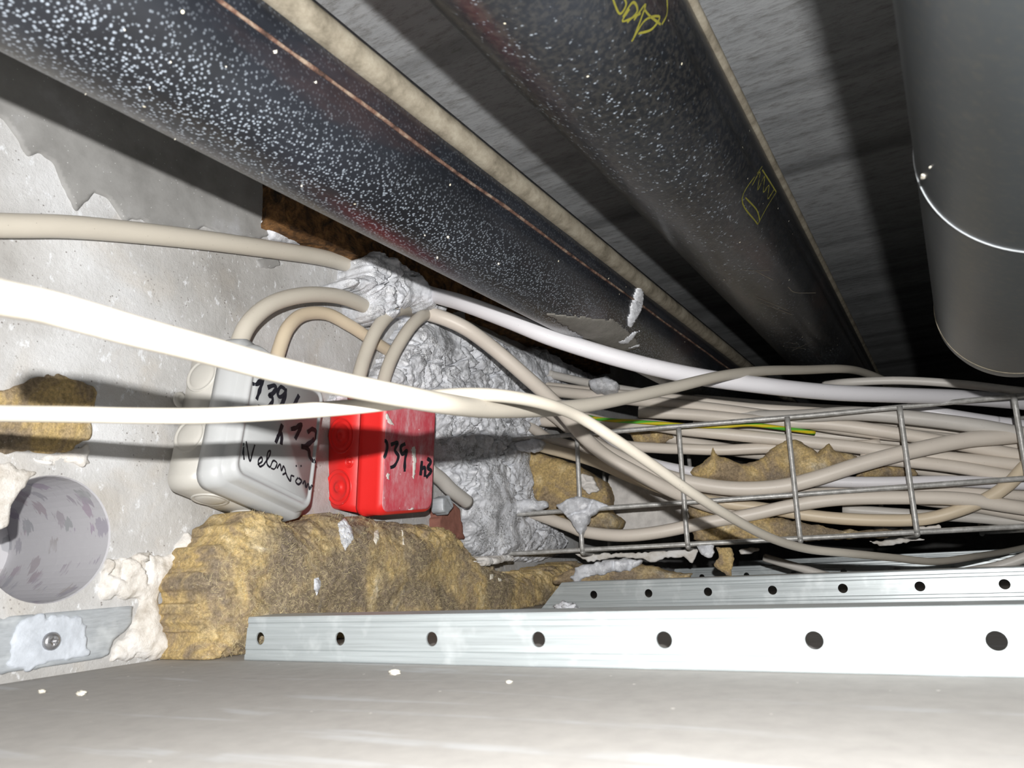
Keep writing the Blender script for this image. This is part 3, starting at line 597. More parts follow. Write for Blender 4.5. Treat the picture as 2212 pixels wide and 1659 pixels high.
def screw(pos, nrm, r, parent):
    nrm = Vector(nrm).normalized(); a = nrm.cross(Vector((0, 0, 1))); a = a.normalized() if a.length > 0.01 else Vector((0, 1, 0)); b = nrm.cross(a); V, Fc = [], []; n = 20
    prof = [(r, 0), (r, r * 0.25), (r * 0.75, r * 0.5), (r * 0.3, r * 0.55), (r * 0.22, r * 0.2), (0.0001, r * 0.2)]
    for rr, h in prof:
        for i in range(n): g = 2 * math.pi * i / n; k = rr * (1.0 if rr > r * 0.5 else (1.6 if i % 5 == 0 else 0.7)); V.append(Vector(pos) + nrm * h + (a * math.cos(g) + b * math.sin(g)) * k)
    for s in range(len(prof) - 1):
        for i in range(n): j = (i + 1) % n; Fc.append((s * n + i, s * n + j, (s + 1) * n + j, (s + 1) * n + i))
    return obj('screw', V, Fc, SCREW, parent)
screw(wp(110, 1385, 0.0045), (1, 0, 0), 0.0055, o)

# brown boards on the wall under the slab
def rough_bar(name, lo_, hi_, m, nx, ny, nz, amp, label, cat, group=None, fr=60):
    bm = bmesh.new(); bmesh.ops.create_cube(bm, size=1)
    bmesh.ops.subdivide_edges(bm, edges=bm.edges[:], cuts=2, use_grid_fill=True)
    for _ in range(3): bmesh.ops.subdivide_edges(bm, edges=[e for e in bm.edges if True], cuts=1, use_grid_fill=True)
    for v in bm.verts:
        p = Vector([lo_[i] + (v.co[i] + 0.5) * (hi_[i] - lo_[i]) for i in range(3)]); v.co = p + noise.noise_vector(p * fr) * amp + noise.noise_vector(p * fr * 4) * amp * 0.4
    bm.verts.index_update(); vs = [v.co.copy() for v in bm.verts]; fs = [[v.index for v in f.verts] for f in bm.faces]; bm.free()
    return tag(obj(name, vs, fs, m), label, cat, group)
rough_bar('fibre_board', (XW, 0.452, 0.303), (XW + 0.03, 0.76, 0.385), BROWN, 1, 1, 1, 0.002, 'rusty brown rough board along the wall top, longer left piece', 'board', 'brown boards along the wall top')
rough_bar('fibre_board', (XW, 0.79, 0.303), (XW + 0.03, 1.2, 0.385), BROWN, 1, 1, 1, 0.002, 'rusty brown rough board along the wall top, farther piece right of the dark gap', 'board', 'brown boards along the wall top')

# ================================================================== MORTAR, WOOL AT THE WALL
tag(lump('fire_stop_mortar', WP, [(870, 690), (905, 680), (960, 690), (1010, 715), (1070, 745), (1110, 760), (1150, 745), (1185, 775), (1240, 800), (1300, 825), (1330, 850), (1250, 870), (1215, 900), (1170, 930), (1120, 975), (1125, 1020), (1135, 1085), (1180, 1120), (1200, 1160), (1200, 1200), (1150, 1215), (1080, 1212), (1010, 1200), (985, 1150), (1000, 1100), (965, 1060), (945, 1010), (900, 900), (880, 862), (830, 862), (760, 870), (700, 872), (715, 852), (780, 830), (800, 800), (820, 760), (850, 715)], 0.028, MORT, cell=0.0012, edge=0.03, amp=0.006, fr=75, jag=0.004), 'crumbly grey mortar mass right of the red box where the tray meets the wall', 'mortar')
tag(lump('fire_stop_mortar', wallpl(0.030), [(735, 602), (765, 606), (778, 590), (775, 560), (795, 545), (830, 558), (880, 595), (905, 632), (915, 655), (938, 668), (935, 690), (900, 680), (870, 668), (845, 680), (828, 705), (812, 695), (785, 685), (792, 655), (770, 632), (735, 628)], 0.022, MORT, cell=0.0012, edge=0.016, back=0.030, amp=0.006, fr=90, jag=0.003, seed=11), 'knot of pale mortar gripping the cables above the red box', 'mortar')
WOOLP = wallpl(0.032)
wl = empty('mineral_wool_slab', (XW + 0.04, 0.5, ZF), 'large yellow brown mineral wool slab below both boxes, behind the nearest profile', 'mineral wool')
lump('wool_body', WOOLP, [(405, 1415), (410, 1370), (395, 1340), (405, 1290), (390, 1265), (415, 1230), (425, 1190), (450, 1165), (480, 1140), (505, 1108), (560, 1108), (620, 1138), (670, 1120), (695, 1105), (760, 1118), (850, 1132), (940, 1140), (975, 1170), (1010, 1210), (1060, 1235), (1110, 1240), (1170, 1228), (1235, 1212), (1230, 1240), (1205, 1262), (1180, 1312), (1100, 1345), (540, 1440), (400, 1440)], 0.030, WOOL, cell=0.0014, edge=0.03, back=0.03, amp=0.007, fr=50, jag=0.005, style='wool', parent=wl, zmin=ZF + 0.0004, seed=2.2)
SMEAR = MORT
def fibres(target, parent, n, seed, lmin=0.002, lmax=0.007, w=0.00009, m=FIBRE):
    rng = random.Random(seed); mw = worldmat(target); P = list(target.data.polygons); vs, fs = [], []
    for _ in range(n):
        p = P[rng.randrange(len(P))]; nn = p.normal
        if nn.x < 0.1 and nn.y > -0.2 and nn.z < 0.2: continue
        c = mw @ p.center; a = Vector((rng.gauss(0, 1), rng.gauss(0, 1), rng.gauss(0, 1))); a = (a - nn * a.dot(nn) * rng.uniform(0.5, 1.0)).normalized(); b = nn.cross(a).normalized() * w
        L = rng.uniform(lmin, lmax); m_ = c + nn * L * rng.uniform(0.1, 0.35) + a * L * 0.4; e = c + a * L * 0.8 + nn * L * rng.uniform(0.0, 0.35); k = len(vs)
        vs += [c - b, c + b, m_ + b, m_ - b, e]; fs += [(k, k + 1, k + 2, k + 3), (k + 3, k + 2, k + 4)]
    o = obj('loose_fibres', vs, fs, m, parent); o['kind'] = 'stuff'; return o
fibres([c for c in wl.children][0], wl, 16000, 5)
tag(lump('mineral_wool', traypl(-0.02), [(1195, 1245), (1240, 1225), (1330, 1215), (1400, 1220), (1450, 1235), (1495, 1240), (1480, 1258), (1350, 1268), (1250, 1268), (1190, 1262)], 0.012, WOOL, edge=0.014, back=0.03, amp=0.004, style='wool', seed=5.1), 'dark wool tuft below the tray end, above the second profile', 'mineral wool')
tag(lump('fire_stop_mortar', traypl(-0.035), [(1232, 1248), (1245, 1225), (1290, 1212), (1350, 1203), (1388, 1210), (1380, 1228), (1320, 1240), (1262, 1248), (1250, 1260)], 0.01, MORT, cell=0.0013, edge=0.012, back=0.012, amp=0.003, seed=13), 'grey mortar lump under the lower tray wire above the second profile', 'mortar')
tag(lump('brick_fragment', wallpl(0.010), [(945, 1095), (975, 1085), (990, 1100), (1000, 1165), (970, 1160), (940, 1140)], 0.004, BRICK, edge=0.004, back=0.02, amp=0.001, style='skim', seed=7), 'red brown brick patch between the red box and the mortar', 'brick')
tag(lump('zinc_offcut', wallpl(0.03), [(950, 1075), (968, 1070), (978, 1095), (965, 1112), (952, 1105)], 0.003, ZINC2, cell=0.001, edge=0.003, back=0.012, amp=0.001, jag=0.001, seed=8), 'small shiny smeared metal piece at the lower right corner of the red box', 'metal piece')
p = floorp(1225, 1326); o = blob('mortar_crumb', (p.x, p.y, ZF + 0.0045), (0.013, 0.008, 0.007), MORT, 3, 0.5); tag(o, 'grey mortar crumb on the board in front of the second profile', 'mortar')
# white plaster clinging under the mortar
tag(lump('plaster_patch', wallpl(0.06), [(1025, 1212), (1050, 1203), (1105, 1200), (1110, 1212), (1060, 1222), (1030, 1220)], 0.004, WHITE, cell=0.0012, edge=0.004, back=0.02, amp=0.002, seed=21), 'white plaster flake under the mortar mass above the wool slab', 'plaster')
for k, (u, v, s) in enumerate([(760, 1165, 0.009), (848, 1163, 0.007)]):
    pass

# ================================================================== JUNCTION BOXES
def frame_box(name, org, R, label, cat, group):
    root = bpy.data.objects.new(name, None); COL.objects.link(root); root.empty_display_size = 0.01
    Rm = np.array(R); uu, _, vv = np.linalg.svd(Rm); Rm = uu @ vv
    root.matrix_world = Matrix(((*Rm[0], org[0]), (*Rm[1], org[1]), (*Rm[2], org[2]), (0, 0, 0, 1)))
    return tag(root, label, cat, group)
def lobj(name, vs, fs, m, root, smooth=True):
    me = bpy.data.meshes.new(name); me.from_pydata([tuple(v) for v in vs], [], fs); me.materials.append(m)
    bm = bmesh.new(); bm.from_mesh(me); bmesh.ops.remove_doubles(bm, verts=bm.verts, dist=1e-6); bmesh.ops.recalc_face_normals(bm, faces=bm.faces); bm.to_mesh(me); bm.free()
    for p in me.polygons: p.use_smooth = smooth
    o = bpy.data.objects.new(name, me); COL.objects.link(o); o.parent = root; o['_rot'] = 1
    return o
def rrect(w_, h_, r, n=6):
    out = []
    for cx, cy, a in ((w_ / 2 - r, h_ / 2 - r, 0), (-w_ / 2 + r, h_ / 2 - r, 90), (-w_ / 2 + r, -h_ / 2 + r, 180), (w_ / 2 - r, -h_ / 2 + r, 270)):
        for k in range(n + 1): g = math.radians(a + 90 * k / n); out.append((cx + r * math.cos(g), cy + r * math.sin(g)))
    return out
def loft(levels, cap0=True, cap1=True):
    vs, fs = [], []; n = None
    for (w_, h_, r, z) in levels:
        L = rrect(w_, h_, r); n = len(L); vs += [(a, b, z) for a, b in L]
    for s in range(len(levels) - 1):
        for i in range(n): j = (i + 1) % n; fs.append((s * n + i, s * n + j, (s + 1) * n + j, (s + 1) * n + i))
    if cap0: fs.append(tuple(range(n))[::-1])
    if cap1: fs.append(tuple((len(levels) - 1) * n + i for i in range(n)))
    return vs, fs
def lathe_on(c, nrm, prof, n=28, stretch=1.0):
    nrm = Vector(nrm); a = Vector((0, 1, 0)) if abs(nrm.y) < 0.9 else Vector((1, 0, 0)); a = (a - nrm * a.dot(nrm)).normalized(); b = nrm.cross(a); vs, fs = [], []
    for r, h in prof:
        for i in range(n): g = 2 * math.pi * i / n; vs.append(Vector(c) + nrm * h + a * math.cos(g) * r * stretch + b * math.sin(g) * r)
    for s in range(len(prof) - 1):
        for i in range(n): j = (i + 1) % n; fs.append((s * n + i, s * n + j, (s + 1) * n + j, (s + 1) * n + i))
    fs.append(tuple((len(prof) - 1) * n + i for i in range(n)))
    return vs, fs
def cut_open(r, ring=0.0012):
    return [(r, -0.001), (r, ring), (r - ring, ring * 1.2), (r - 2 * ring, ring * 0.4), (r - 2 * ring, -0.0005)]
# grey box
GR = [[-0.169, -0.0627, 0.9836], [0.9584, 0.2224, 0.1789], [-0.23, 0.9729, 0.0225]]
gw, gh, gt = 0.1055, 0.1165, 0.0557
gb = frame_box('junction_box', (-0.5030, 0.4201, 0.1085), GR, 'large grey junction box on the wall with black handwriting on its lid', 'junction box', 'junction boxes on the wall')
vs, fs = loft([(gw - 0.002, gh - 0.002, 0.008, 0.0), (gw + 0.004, gh + 0.004, 0.010, 0.003), (gw + 0.003, gh + 0.003, 0.010, 0.030)]); lobj('box_base', vs, fs, GBOX2, gb)
vs, fs = loft([(gw + 0.005, gh + 0.005, 0.011, 0.029), (gw + 0.0055, gh + 0.0055, 0.012, 0.034), (gw + 0.003, gh + 0.003, 0.012, 0.044), (gw - 0.004, gh - 0.004, 0.011, 0.0455), (gw - 0.0055, gh - 0.0055, 0.011, 0.0462), (gw - 0.0065, gh - 0.0065, 0.011, 0.052), (gw - 0.010, gh - 0.010, 0.010, gt - 0.0007), (gw - 0.012, gh - 0.012, 0.009, gt), (gw - 0.016, gh - 0.016, 0.008, gt), (gw - 0.017, gh - 0.017, 0.008, gt - 0.0008), (gw - 0.022, gh - 0.022, 0.006, gt - 0.0008), (gw - 0.023, gh - 0.023, 0.006, gt)])
glid = lobj('lid', vs, fs, GBOX, gb)
nip = lambda r: [(r, -0.001), (r, 0.0008), (r * 0.93, 0.0014), (r * 0.86, 0.0008), (r * 0.80, 0.0006), (r * 0.74, 0.0012), (r * 0.6, 0.0019), (r * 0.3, 0.0024), (0.0001, 0.0025)]
for b in (0.028, -0.021): vs, fs = lathe_on((-(gw + 0.003) / 2, b, 0.0155), (-1, 0, 0), nip(0.0138)); lobj('cable_grommet', vs, fs, GBOX2, gb)
for a in (-0.022, 0.022): vs, fs = lathe_on((a, -(gh + 0.003) / 2, 0.0155), (0, -1, 0), nip(0.0138)); lobj('cable_grommet', vs, fs, GBOX2, gb)
vs, fs = lathe_on((-gw / 2 - 0.004, 0.009, 0.0015), (0, 0, 1), [(0.006, -0.001), (0.006, 0.001), (0.003, 0.0012), (0.0026, -0.0005)]); lobj('fixing_lug', vs, fs, GBOX2, gb)
# red box
RR = [[0.0845, 0.1456, 0.9857], [0.9938, -0.0843, -0.0727], [0.0725, 0.9857, -0.1518]]
rw, rh, rt = 0.0778, 0.1074, 0.0722
rb = frame_box('junction_box', (-0.5035, 0.5768, 0.1088), RR, 'red junction box smeared with white plaster, right of the grey box', 'junction box', 'junction boxes on the wall')
vs, fs = loft([(rw - 0.008, rh - 0.008, 0.006, 0.0), (rw - 0.005, rh - 0.005, 0.007, 0.003), (rw - 0.002, rh - 0.002, 0.008, 0.045)]); lobj('box_base', vs, fs, RBOX, rb)
vs, fs = loft([(rw + 0.000, rh + 0.000, 0.008, 0.044), (rw + 0.002, rh + 0.002, 0.009, 0.047), (rw + 0.002, rh + 0.002, 0.009, 0.051), (rw - 0.001, rh - 0.001, 0.009, 0.053), (rw - 0.002, rh - 0.002, 0.009, 0.067), (rw - 0.005, rh - 0.005, 0.009, 0.0705), (rw - 0.009, rh - 0.009, 0.008, rt)], True, False); lobj('lid_rim', vs, fs, RBOX, rb)
vs, fs = loft([(rw - 0.009, rh - 0.009, 0.008, rt - 0.001), (rw - 0.009, rh - 0.009, 0.008, rt), (rw - 0.012, rh - 0.012, 0.007, rt + 0.0002)]); rlid = lobj('lid', vs, fs, RLID, rb); rlid['label'] = 'plaster smeared red lid'
ringp = lambda r: [(r, -0.001), (r, 0.0009), (r * 0.93, 0.0009), (r * 0.9, 0.0002), (r * 0.78, 0.0002), (r * 0.74, 0.0012), (r * 0.66, 0.0012), (r * 0.6, 0.0004), (r * 0.3, 0.0006), (r * 0.26, 0.0022), (r * 0.12, 0.0024), (0.0001, 0.0012)]
for b, r, nn_ in ((-0.030, 0.0168, 0.0195), (0.018, 0.0168, 0.0195), (-0.006, 0.0055, 0.032)): vs, fs = lathe_on((-(rw - 0.003) / 2, b, nn_), (-1, 0, 0), ringp(r)); lobj('cable_grommet', vs, fs, RBOX, rb)
bpy.context.view_layer.update()
for o in list(gb.children) + list(rb.children): pass
def z2(L): return [(340 + x / 2.676, 560 + y / 2.676) for x, y in L]
GT = [[(548, 720), (575, 722), (608, 688), (596, 740), (572, 812)], [(636, 742), (672, 730), (684, 748), (664, 778), (645, 788), (664, 800), (660, 832), (625, 862), (580, 852)], [(738, 752), (712, 738), (694, 770), (704, 796), (730, 784), (742, 752), (735, 800), (700, 872)], [(818, 785), (795, 830), (768, 868)],
      [(722, 955), (705, 1005), (682, 1062)], [(692, 1030), (712, 1004), (718, 1030), (714, 1072)], [(772, 982), (800, 975), (832, 955), (815, 1000), (795, 1040)], [(868, 1000), (895, 982), (918, 1000), (905, 1040), (862, 1075), (832, 1082)], [(832, 1082), (872, 1100), (882, 1145), (908, 1168), (936, 1118)]]
GT2 = [[(498, 1062), (496, 1110), (500, 1160)], [(512, 1052), (522, 1110), (534, 1168), (548, 1120), (562, 1072)], [(578, 1188), (604, 1168), (600, 1145), (582, 1165), (590, 1198), (612, 1190)], [(612, 1190), (645, 1140), (652, 1108), (636, 1120), (632, 1180), (650, 1205)], [(650, 1205), (668, 1165), (690, 1180), (676, 1212), (655, 1208)], [(690, 1210), (708, 1185), (716, 1222), (728, 1196), (740, 1232), (722, 1246)], [(740, 1232), (752, 1262), (768, 1282), (772, 1252), (790, 1256)], [(812, 1262), (798, 1285), (815, 1302), (832, 1282), (815, 1264)], [(800, 1190), (803, 1200)], [(828, 1190), (831, 1200)], [(838, 1300), (852, 1282), (858, 1318), (872, 1298), (878, 1332), (892, 1308), (900, 1345), (896, 1385)]]
o = strokes('marker_writing', [glid], [z2(s) for s in GT], 10.5, INK, None); o2 = strokes('marker_writing', [glid], [z2(s) for s in GT2], 4.6, INK, None)
def reparent(o, root):
    mw = Matrix.Translation(o.location); o.parent = root; o.matrix_parent_inverse = root.matrix_world.inverted(); o.matrix_basis = mw
reparent(o, glid); reparent(o2, glid); o['label'] = 'thick black handwriting 139/ h72'; o2['label'] = 'thin black handwritten word'
RT = [[(1292, 1062), (1318, 1050), (1328, 1090), (1305, 1165)], [(1348, 1072), (1385, 1062), (1372, 1105), (1392, 1140), (1372, 1190), (1345, 1205)], [(1432, 1066), (1406, 1085), (1414, 1128), (1440, 1105), (1430, 1160), (1428, 1228)], [(1528, 1165), (1520, 1250)], [(1524, 1215), (1545, 1205), (1545, 1258)], [(1558, 1152), (1580, 1170), (1562, 1205), (1582, 1225), (1552, 1262)]]
o = strokes('marker_writing', [rlid], [z2(s) for s in RT], 8.5, INK, None, 0.0003); reparent(o, rlid); o['label'] = 'smudged black handwriting on red lid'

for k, L in enumerate(([(1290, 905), (1330, 890), (1345, 915), (1372, 960), (1340, 955), (1325, 930), (1300, 965), (1285, 940)], [(1465, 1085), (1490, 1080), (1500, 1150), (1490, 1270), (1470, 1275), (1475, 1180)], [(1320, 1230), (1345, 1240), (1340, 1280), (1322, 1275)], [(1440, 1450), (1480, 1430), (1500, 1460), (1470, 1490)], [(1225, 1100), (1262, 1105), (1250, 1135), (1232, 1130)])):
    c = pad_on('plaster_smear', [rlid] if k < 4 else [rb.children[1]], z2(L), WHITE, None, 0.0002, 0.0005, 1.6, 1.6, 50 + k)
    if c: reparent(c, rb)
WB = [c for c in wl.children if c.name.startswith('wool_body')]
for L, m_, nm, lab, bl in (([(866, 1143), (871, 1145), (874, 1177), (869, 1178)], CHIP, 'plaster_splinter', 'thin white splinter standing on the wool slab under the red box', 0.0015),
        ([(808, 1146), (818, 1143), (820, 1165), (812, 1178), (806, 1168)], CHIP, 'plaster_chip', 'oval white plaster chip on the wool slab left of the splinter', 0.0012),
        ([(728, 1130), (745, 1118), (760, 1140), (765, 1165), (745, 1190), (735, 1170)], MORT, 'mortar_crumb', 'grey mortar dust patch on the wool slab between the two boxes', 0.0015),
        ([(1056, 1240), (1068, 1238), (1066, 1250), (1058, 1254)], CHIP, 'plaster_chip', 'pale flake on the right tail of the wool slab, left one of two', 0.001),
        ([(1074, 1246), (1084, 1250), (1084, 1257), (1076, 1256)], CHIP, 'plaster_chip', 'pale flake on the right tail of the wool slab, right one of two', 0.001),
        ([(676, 1250), (690, 1245), (694, 1262), (684, 1290), (678, 1275)], MORT, 'mortar_crumb', 'small bluish mortar crumb on the wool slab above the nearest profile', 0.002)):
    c = pad_on(nm, WB, L, m_, None, 0.0003, bl, 1.5, 1.0, len(lab))
    if c: tag(c, lab, 'chip' if nm != 'mortar_crumb' else 'mortar')
for (u, v, s_, lab) in ((852, 1457, .0022, 'pale crumb on the board just in front of the nearest profile'), (175, 1502, .002, 'pale crumb on the board near the left edge'), (90, 1497, .0016, 'tiny crumb on the board at the far left'), (1100, 1476, .0012, 'tiny crumb on the board right of the centre')):
    p = floorp(u, v); tag(blob('plaster_crumb', (p.x, p.y, ZF + s_ * 0.5), (s_ * 1.6, s_, s_ * .7), CHIP, s_ * 1e4, 0.5, sub=3), lab, 'crumb')

# ================================================================== CABLES
def cable(label, pts, r, m, group=None, name='cable', wob=0.0, n=8):
    return tag(tube(name, pts, r, m, None, n, 16, wob), label, 'cable', group)
cable('upper beige cable running along the wall from the left edge into the mortar knot', extend([wp(u, v, 0.0105) for u, v in [(0, 487), (150, 490), (300, 503), (450, 520), (600, 541), (700, 557), (770, 578), (805, 600)]], 0.12, 0.01), 0.0080, OLIVE)
B = [(-60, 622, .20), (0, 643, .21), (100, 663, .225), (200, 690, .237), (300, 718, .25), (450, 757, .275), (600, 798, .30), (750, 832, .325), (870, 856, .345), (960, 872, .37), (1050, 883, .42), (1150, 884, .48), (1250, 878, .54), (1350, 860, .60), (1450, 838, .66), (1560, 812, .73), (1650, 801, .80), (1740, 799, .88), (1820, 797, .95), (1870, 806, 1.02), (1925, 830, 1.10), (1960, 860, 1.15)]
cable('white foreground cable, thickest at the left edge, crossing down over the red box', [at(*p) for p in B], 0.0052, CREAM)
Cc = [(-60, 890, .325), (0, 893, .33), (150, 895, .333), (300, 898, .337), (450, 898, .342), (600, 891, .35), (750, 880, .358), (860, 868, .368), (940, 857, .378), (1020, 852, .385), (1100, 857, .39), (1180, 873, .40), (1250, 900, .415), (1330, 950, .43), (1420, 1012, .45), (1500, 1068, .47), (1580, 1118, .50), (1660, 1160, .54), (1740, 1185, .59), (1830, 1195, .64), (1930, 1205, .71), (2020, 1213, .78), (2100, 1203, .85), (2180, 1190, .93), (2260, 1172, 1.0)]
cable('thin pale foreground cable, level at left, then slanting down across the tray', [at(u, v, d * float(np.interp(u, [860, 1250, 1700, 2050], [1.0, 1.14, 1.12, 1.0]))) for u, v, d in Cc], 0.0037, CREAM)
D_ = [(860, 605, .87), (920, 632, .84), (1000, 655, .79), (1100, 692, .755), (1200, 732, .74), (1350, 778, .74), (1500, 812, .75), (1650, 833, .77), (1800, 848, .80), (1950, 854, .83), (2100, 860, .86), (2300, 878, .90)]
cable('thick bright white cable from the mortar knot along the top of the tray', [at(*p) for p in D_], 0.0085, WHITEC)
E_ = [(880, 672, .86), (935, 680, .84), (1000, 706, .84), (1060, 748, .85), (1130, 808, .86), (1200, 872, .88), (1258, 940, .90), (1310, 985, .92), (1372, 1020, .92), (1464, 1066, .92), (1560, 1100, .93), (1660, 1110, .95)]
cable('beige cable dropping from the mortar knot diagonally into the tray', [at(*p) for p in E_], 0.0082, BEIGE)
G1 = 'cables looping into the junction boxes'
cable('thick beige cable arching from the grey box up to the mortar knot', [wp(u, v, o_) for u, v, o_ in [(505, 790, .030), (515, 745, .030), (540, 695, .032), (590, 655, .034), (660, 637, .034), (730, 640, .032), (785, 660, .028), (820, 685, .02)]], 0.0072, OLIVE, G1)
cable('thinner beige cable behind the arch, from the grey box past the red box cables', [wp(u, v, o_) for u, v, o_ in [(592, 800, .022), (603, 755, .020), (622, 708, .018), (655, 680, .014), (705, 678, .012), (755, 703, .012), (800, 732, .012), (850, 765, .008)]], 0.0062, BEIGE2, G1)
cable('left of the two cables entering the red box from above', [wp(u, v, o_) for u, v, o_ in [(765, 860, .036), (776, 812, .036), (790, 765, .036), (812, 715, .038), (840, 680, .038), (868, 668, .032), (890, 672, .018)]], 0.0068, OLIVE, G1)
cable('right of the two cables entering the red box from above', [wp(u, v, o_) for u, v, o_ in [(820, 865, .036), (832, 812, .036), (850, 765, .038), (880, 715, .042), (905, 688, .042), (925, 678, .034), (942, 682, .018)]], 0.0066, OLIVE, G1)
cable('short grey cable stub leaving the red box low on its right into mortar', [wp(u, v, o_) for u, v, o_ in [(925, 1015, .03), (950, 1033, .03), (975, 1058, .03), (1010, 1085, .03)]], 0.0078, GREYC, G1)
GT_ = 'cables lying in the wire tray'
def tc(label, pts, r, m=BEIGE): 
    P = [tp(u, v, b) for u, v, b in pts]; return cable(label, extend(P, 0.10 if pts[0][0] < 1330 else 0.0, 0.25 if pts[-1][0] > 2190 else 0), r, m, GT_)
tc('tan cable low in the tray that bows up at the right edge', [(1130, 955, .05), (1172, 966, .03), (1280, 996, .03), (1372, 1035, .03), (1464, 1066, .032), (1560, 1086, .035), (1650, 1098, .035), (1740, 1112, .03), (1812, 1120, .028), (1900, 1124, .026), (1990, 1122, .024), (2060, 1106, .02), (2130, 1078, .018), (2180, 1045, .016), (2218, 1005, .018), (2262, 975, .03), (2330, 962, .04), (2500, 965, .05)], 0.0070, BEIGE2)
tc('beige cable in front low in the tray, rising from the mortar clump to the middle', [(1225, 1135, .03), (1264, 1149, .022), (1341, 1157, .014), (1420, 1150, .012), (1520, 1130, .012), (1620, 1112, .012), (1712, 1092, .012), (1812, 1078, .012), (1944, 1075, .014), (2077, 1078, .016), (2212, 1098, .02)], 0.0076)
tc('thick beige cable sagging then climbing through the tray middle to the right', [(1200, 900, .05), (1249, 938, .03), (1300, 968, .025), (1350, 993, .02), (1410, 1018, .014), (1480, 1040, .012), (1580, 1055, .011), (1679, 1052, .011), (1760, 1034, .011), (1845, 1007, .011), (1944, 980, .012), (2077, 952, .02), (2200, 940, .03)], 0.0088)
tc('pale cable just above the sagging thick one, left half of the tray', [(1300, 935, .05), (1380, 990, .04), (1480, 1017, .034), (1580, 1028, .034), (1680, 1034, .034), (1780, 1040, .036), (1900, 1042, .036), (2060, 1040, .036), (2212, 1046, .036)], 0.0066, WHITEC)
tc('beige cable running straight below the yellow green wire', [(1310, 915, .06), (1400, 918, .05), (1480, 929, .045), (1580, 939, .042), (1712, 952, .042), (1845, 966, .044), (1944, 978, .045), (2212, 1006, .046)], 0.0075)
tc('beige cable under the top tray wire in the centre', [(1380, 890, .06), (1500, 896, .06), (1646, 910, .055), (1778, 915, .052), (1911, 932, .05), (2044, 955, .05), (2212, 986, .05)], 0.0078)
tc('greyish cable swinging down at the right below the top wire', [(1560, 900, .07), (1712, 900, .05), (1845, 893, .035), (1977, 903, .03), (2110, 920, .028), (2212, 938, .028)], 0.0084, GREYC)
tc('upper left beige cable above the top tray wire', [(1240, 850, .09), (1350, 862, .08), (1480, 876, .07), (1580, 888, .065), (1700, 905, .06), (1850, 930, .06), (2212, 965, .06)], 0.0078)
tc('slim beige cable hugging the top of the bundle', [(1220, 838, .11), (1330, 850, .10), (1480, 862, .09), (1620, 880, .085), (1800, 893, .085), (2000, 925, .085), (2212, 960, .085)], 0.0060, BEIGE)
tc('small grey cable near the mortar at the bundle top', [(1180, 805, .13), (1203, 812, .13), (1310, 835, .12), (1420, 852, .11), (1560, 866, .11), (1700, 878, .11), (1900, 890, .11)], 0.0060, GREYC)
tc('short beige cable between the wool tufts, left of centre', [(1290, 935, .07), (1341, 960, .06), (1420, 968, .055), (1480, 970, .05), (1560, 972, .05), (1660, 968, .05), (1780, 968, .055), (1900, 960, .06)], 0.0068)
tc('cable leaving the mortar just below the top tray wire', [(1150, 925, .06), (1190, 950, .04), (1260, 970, .036), (1330, 995, .04), (1400, 1030, .045), (1480, 1060, .05), (1600, 1068, .05), (1750, 1066, .05), (1900, 1060, .05), (2060, 1062, .05), (2212, 1072, .05)], 0.0068, BEIGE)
tc('thin grey cable on top at the far right', [(1780, 832, .10), (1830, 826, .08), (1944, 822, .07), (2077, 830, .06), (2212, 846, .05)], 0.0050, GREYC)
tc('beige cable right of centre under the rising thick one', [(1860, 990, .05), (1944, 995, .04), (2060, 1008, .04), (2212, 1034, .04)], 0.0074)
tc('pale cable at the right between middle wire and thick cable', [(1840, 968, .07), (1960, 976, .06), (2080, 994, .055), (2212, 1012, .05)], 0.0070)
tc('lower right beige cable beneath the middle tray wire', [(1880, 1055, .06), (1990, 1078, .05), (2100, 1092, .045), (2212, 1112, .04)], 0.0074)
tc('lowest right grey cable lying on the tray floor', [(1820, 1100, .07), (1960, 1110, .06), (2100, 1118, .055), (2212, 1128, .05)], 0.0060, GREYC)
tc('pale cable deep in the tray behind the upright at the right', [(1960, 880, .10), (2060, 898, .09), (2150, 912, .09), (2212, 920, .09)], 0.0075, WHITEC)
tc('back cable in the bundle below the yellow green wire', [(1240, 895, .12), (1400, 935, .10), (1600, 975, .09), (1750, 985, .09), (1900, 1000, .09), (2212, 1050, .09)], 0.0078, BEIGE)
tc('rear beige cable filling the bundle above the middle wire', [(1500, 905, .11), (1700, 935, .10), (1900, 950, .09), (2050, 975, .09), (2212, 1000, .09)], 0.0080, BEIGE)
tag(tube('earth_wire', [tp(u, v, b) for u, v, b in [(1270, 900, .07), (1304, 906, .05), (1402, 913, .035), (1500, 920, .03), (1560, 921, .03), (1620, 917, .035), (1690, 925, .045), (1760, 935, .06)]], 0.0026, EARTH, None, 8, 12), 'yellow and green striped earth wire under the top tray wire', 'wire')
cable('short dark grey cable end lying beyond the second profile', [Vector(Plane((0, 1.0, 0), (1, 0, 0), (0, 0, 1)).hit(u, v)) for u, v in [(1650, 1204), (1690, 1216), (1740, 1230), (1800, 1248), (1850, 1262)]], 0.0050, GREYC)
cable('dark cable dipping below the tray at the right edge', [Vector(Plane((0, 1.0, 0), (1, 0, 0), (0, 0, 1)).hit(u, v)) for u, v in [(2030, 1250), (2080, 1238), (2150, 1225), (2212, 1205), (2300, 1165)]], 0.0055, GREYC)

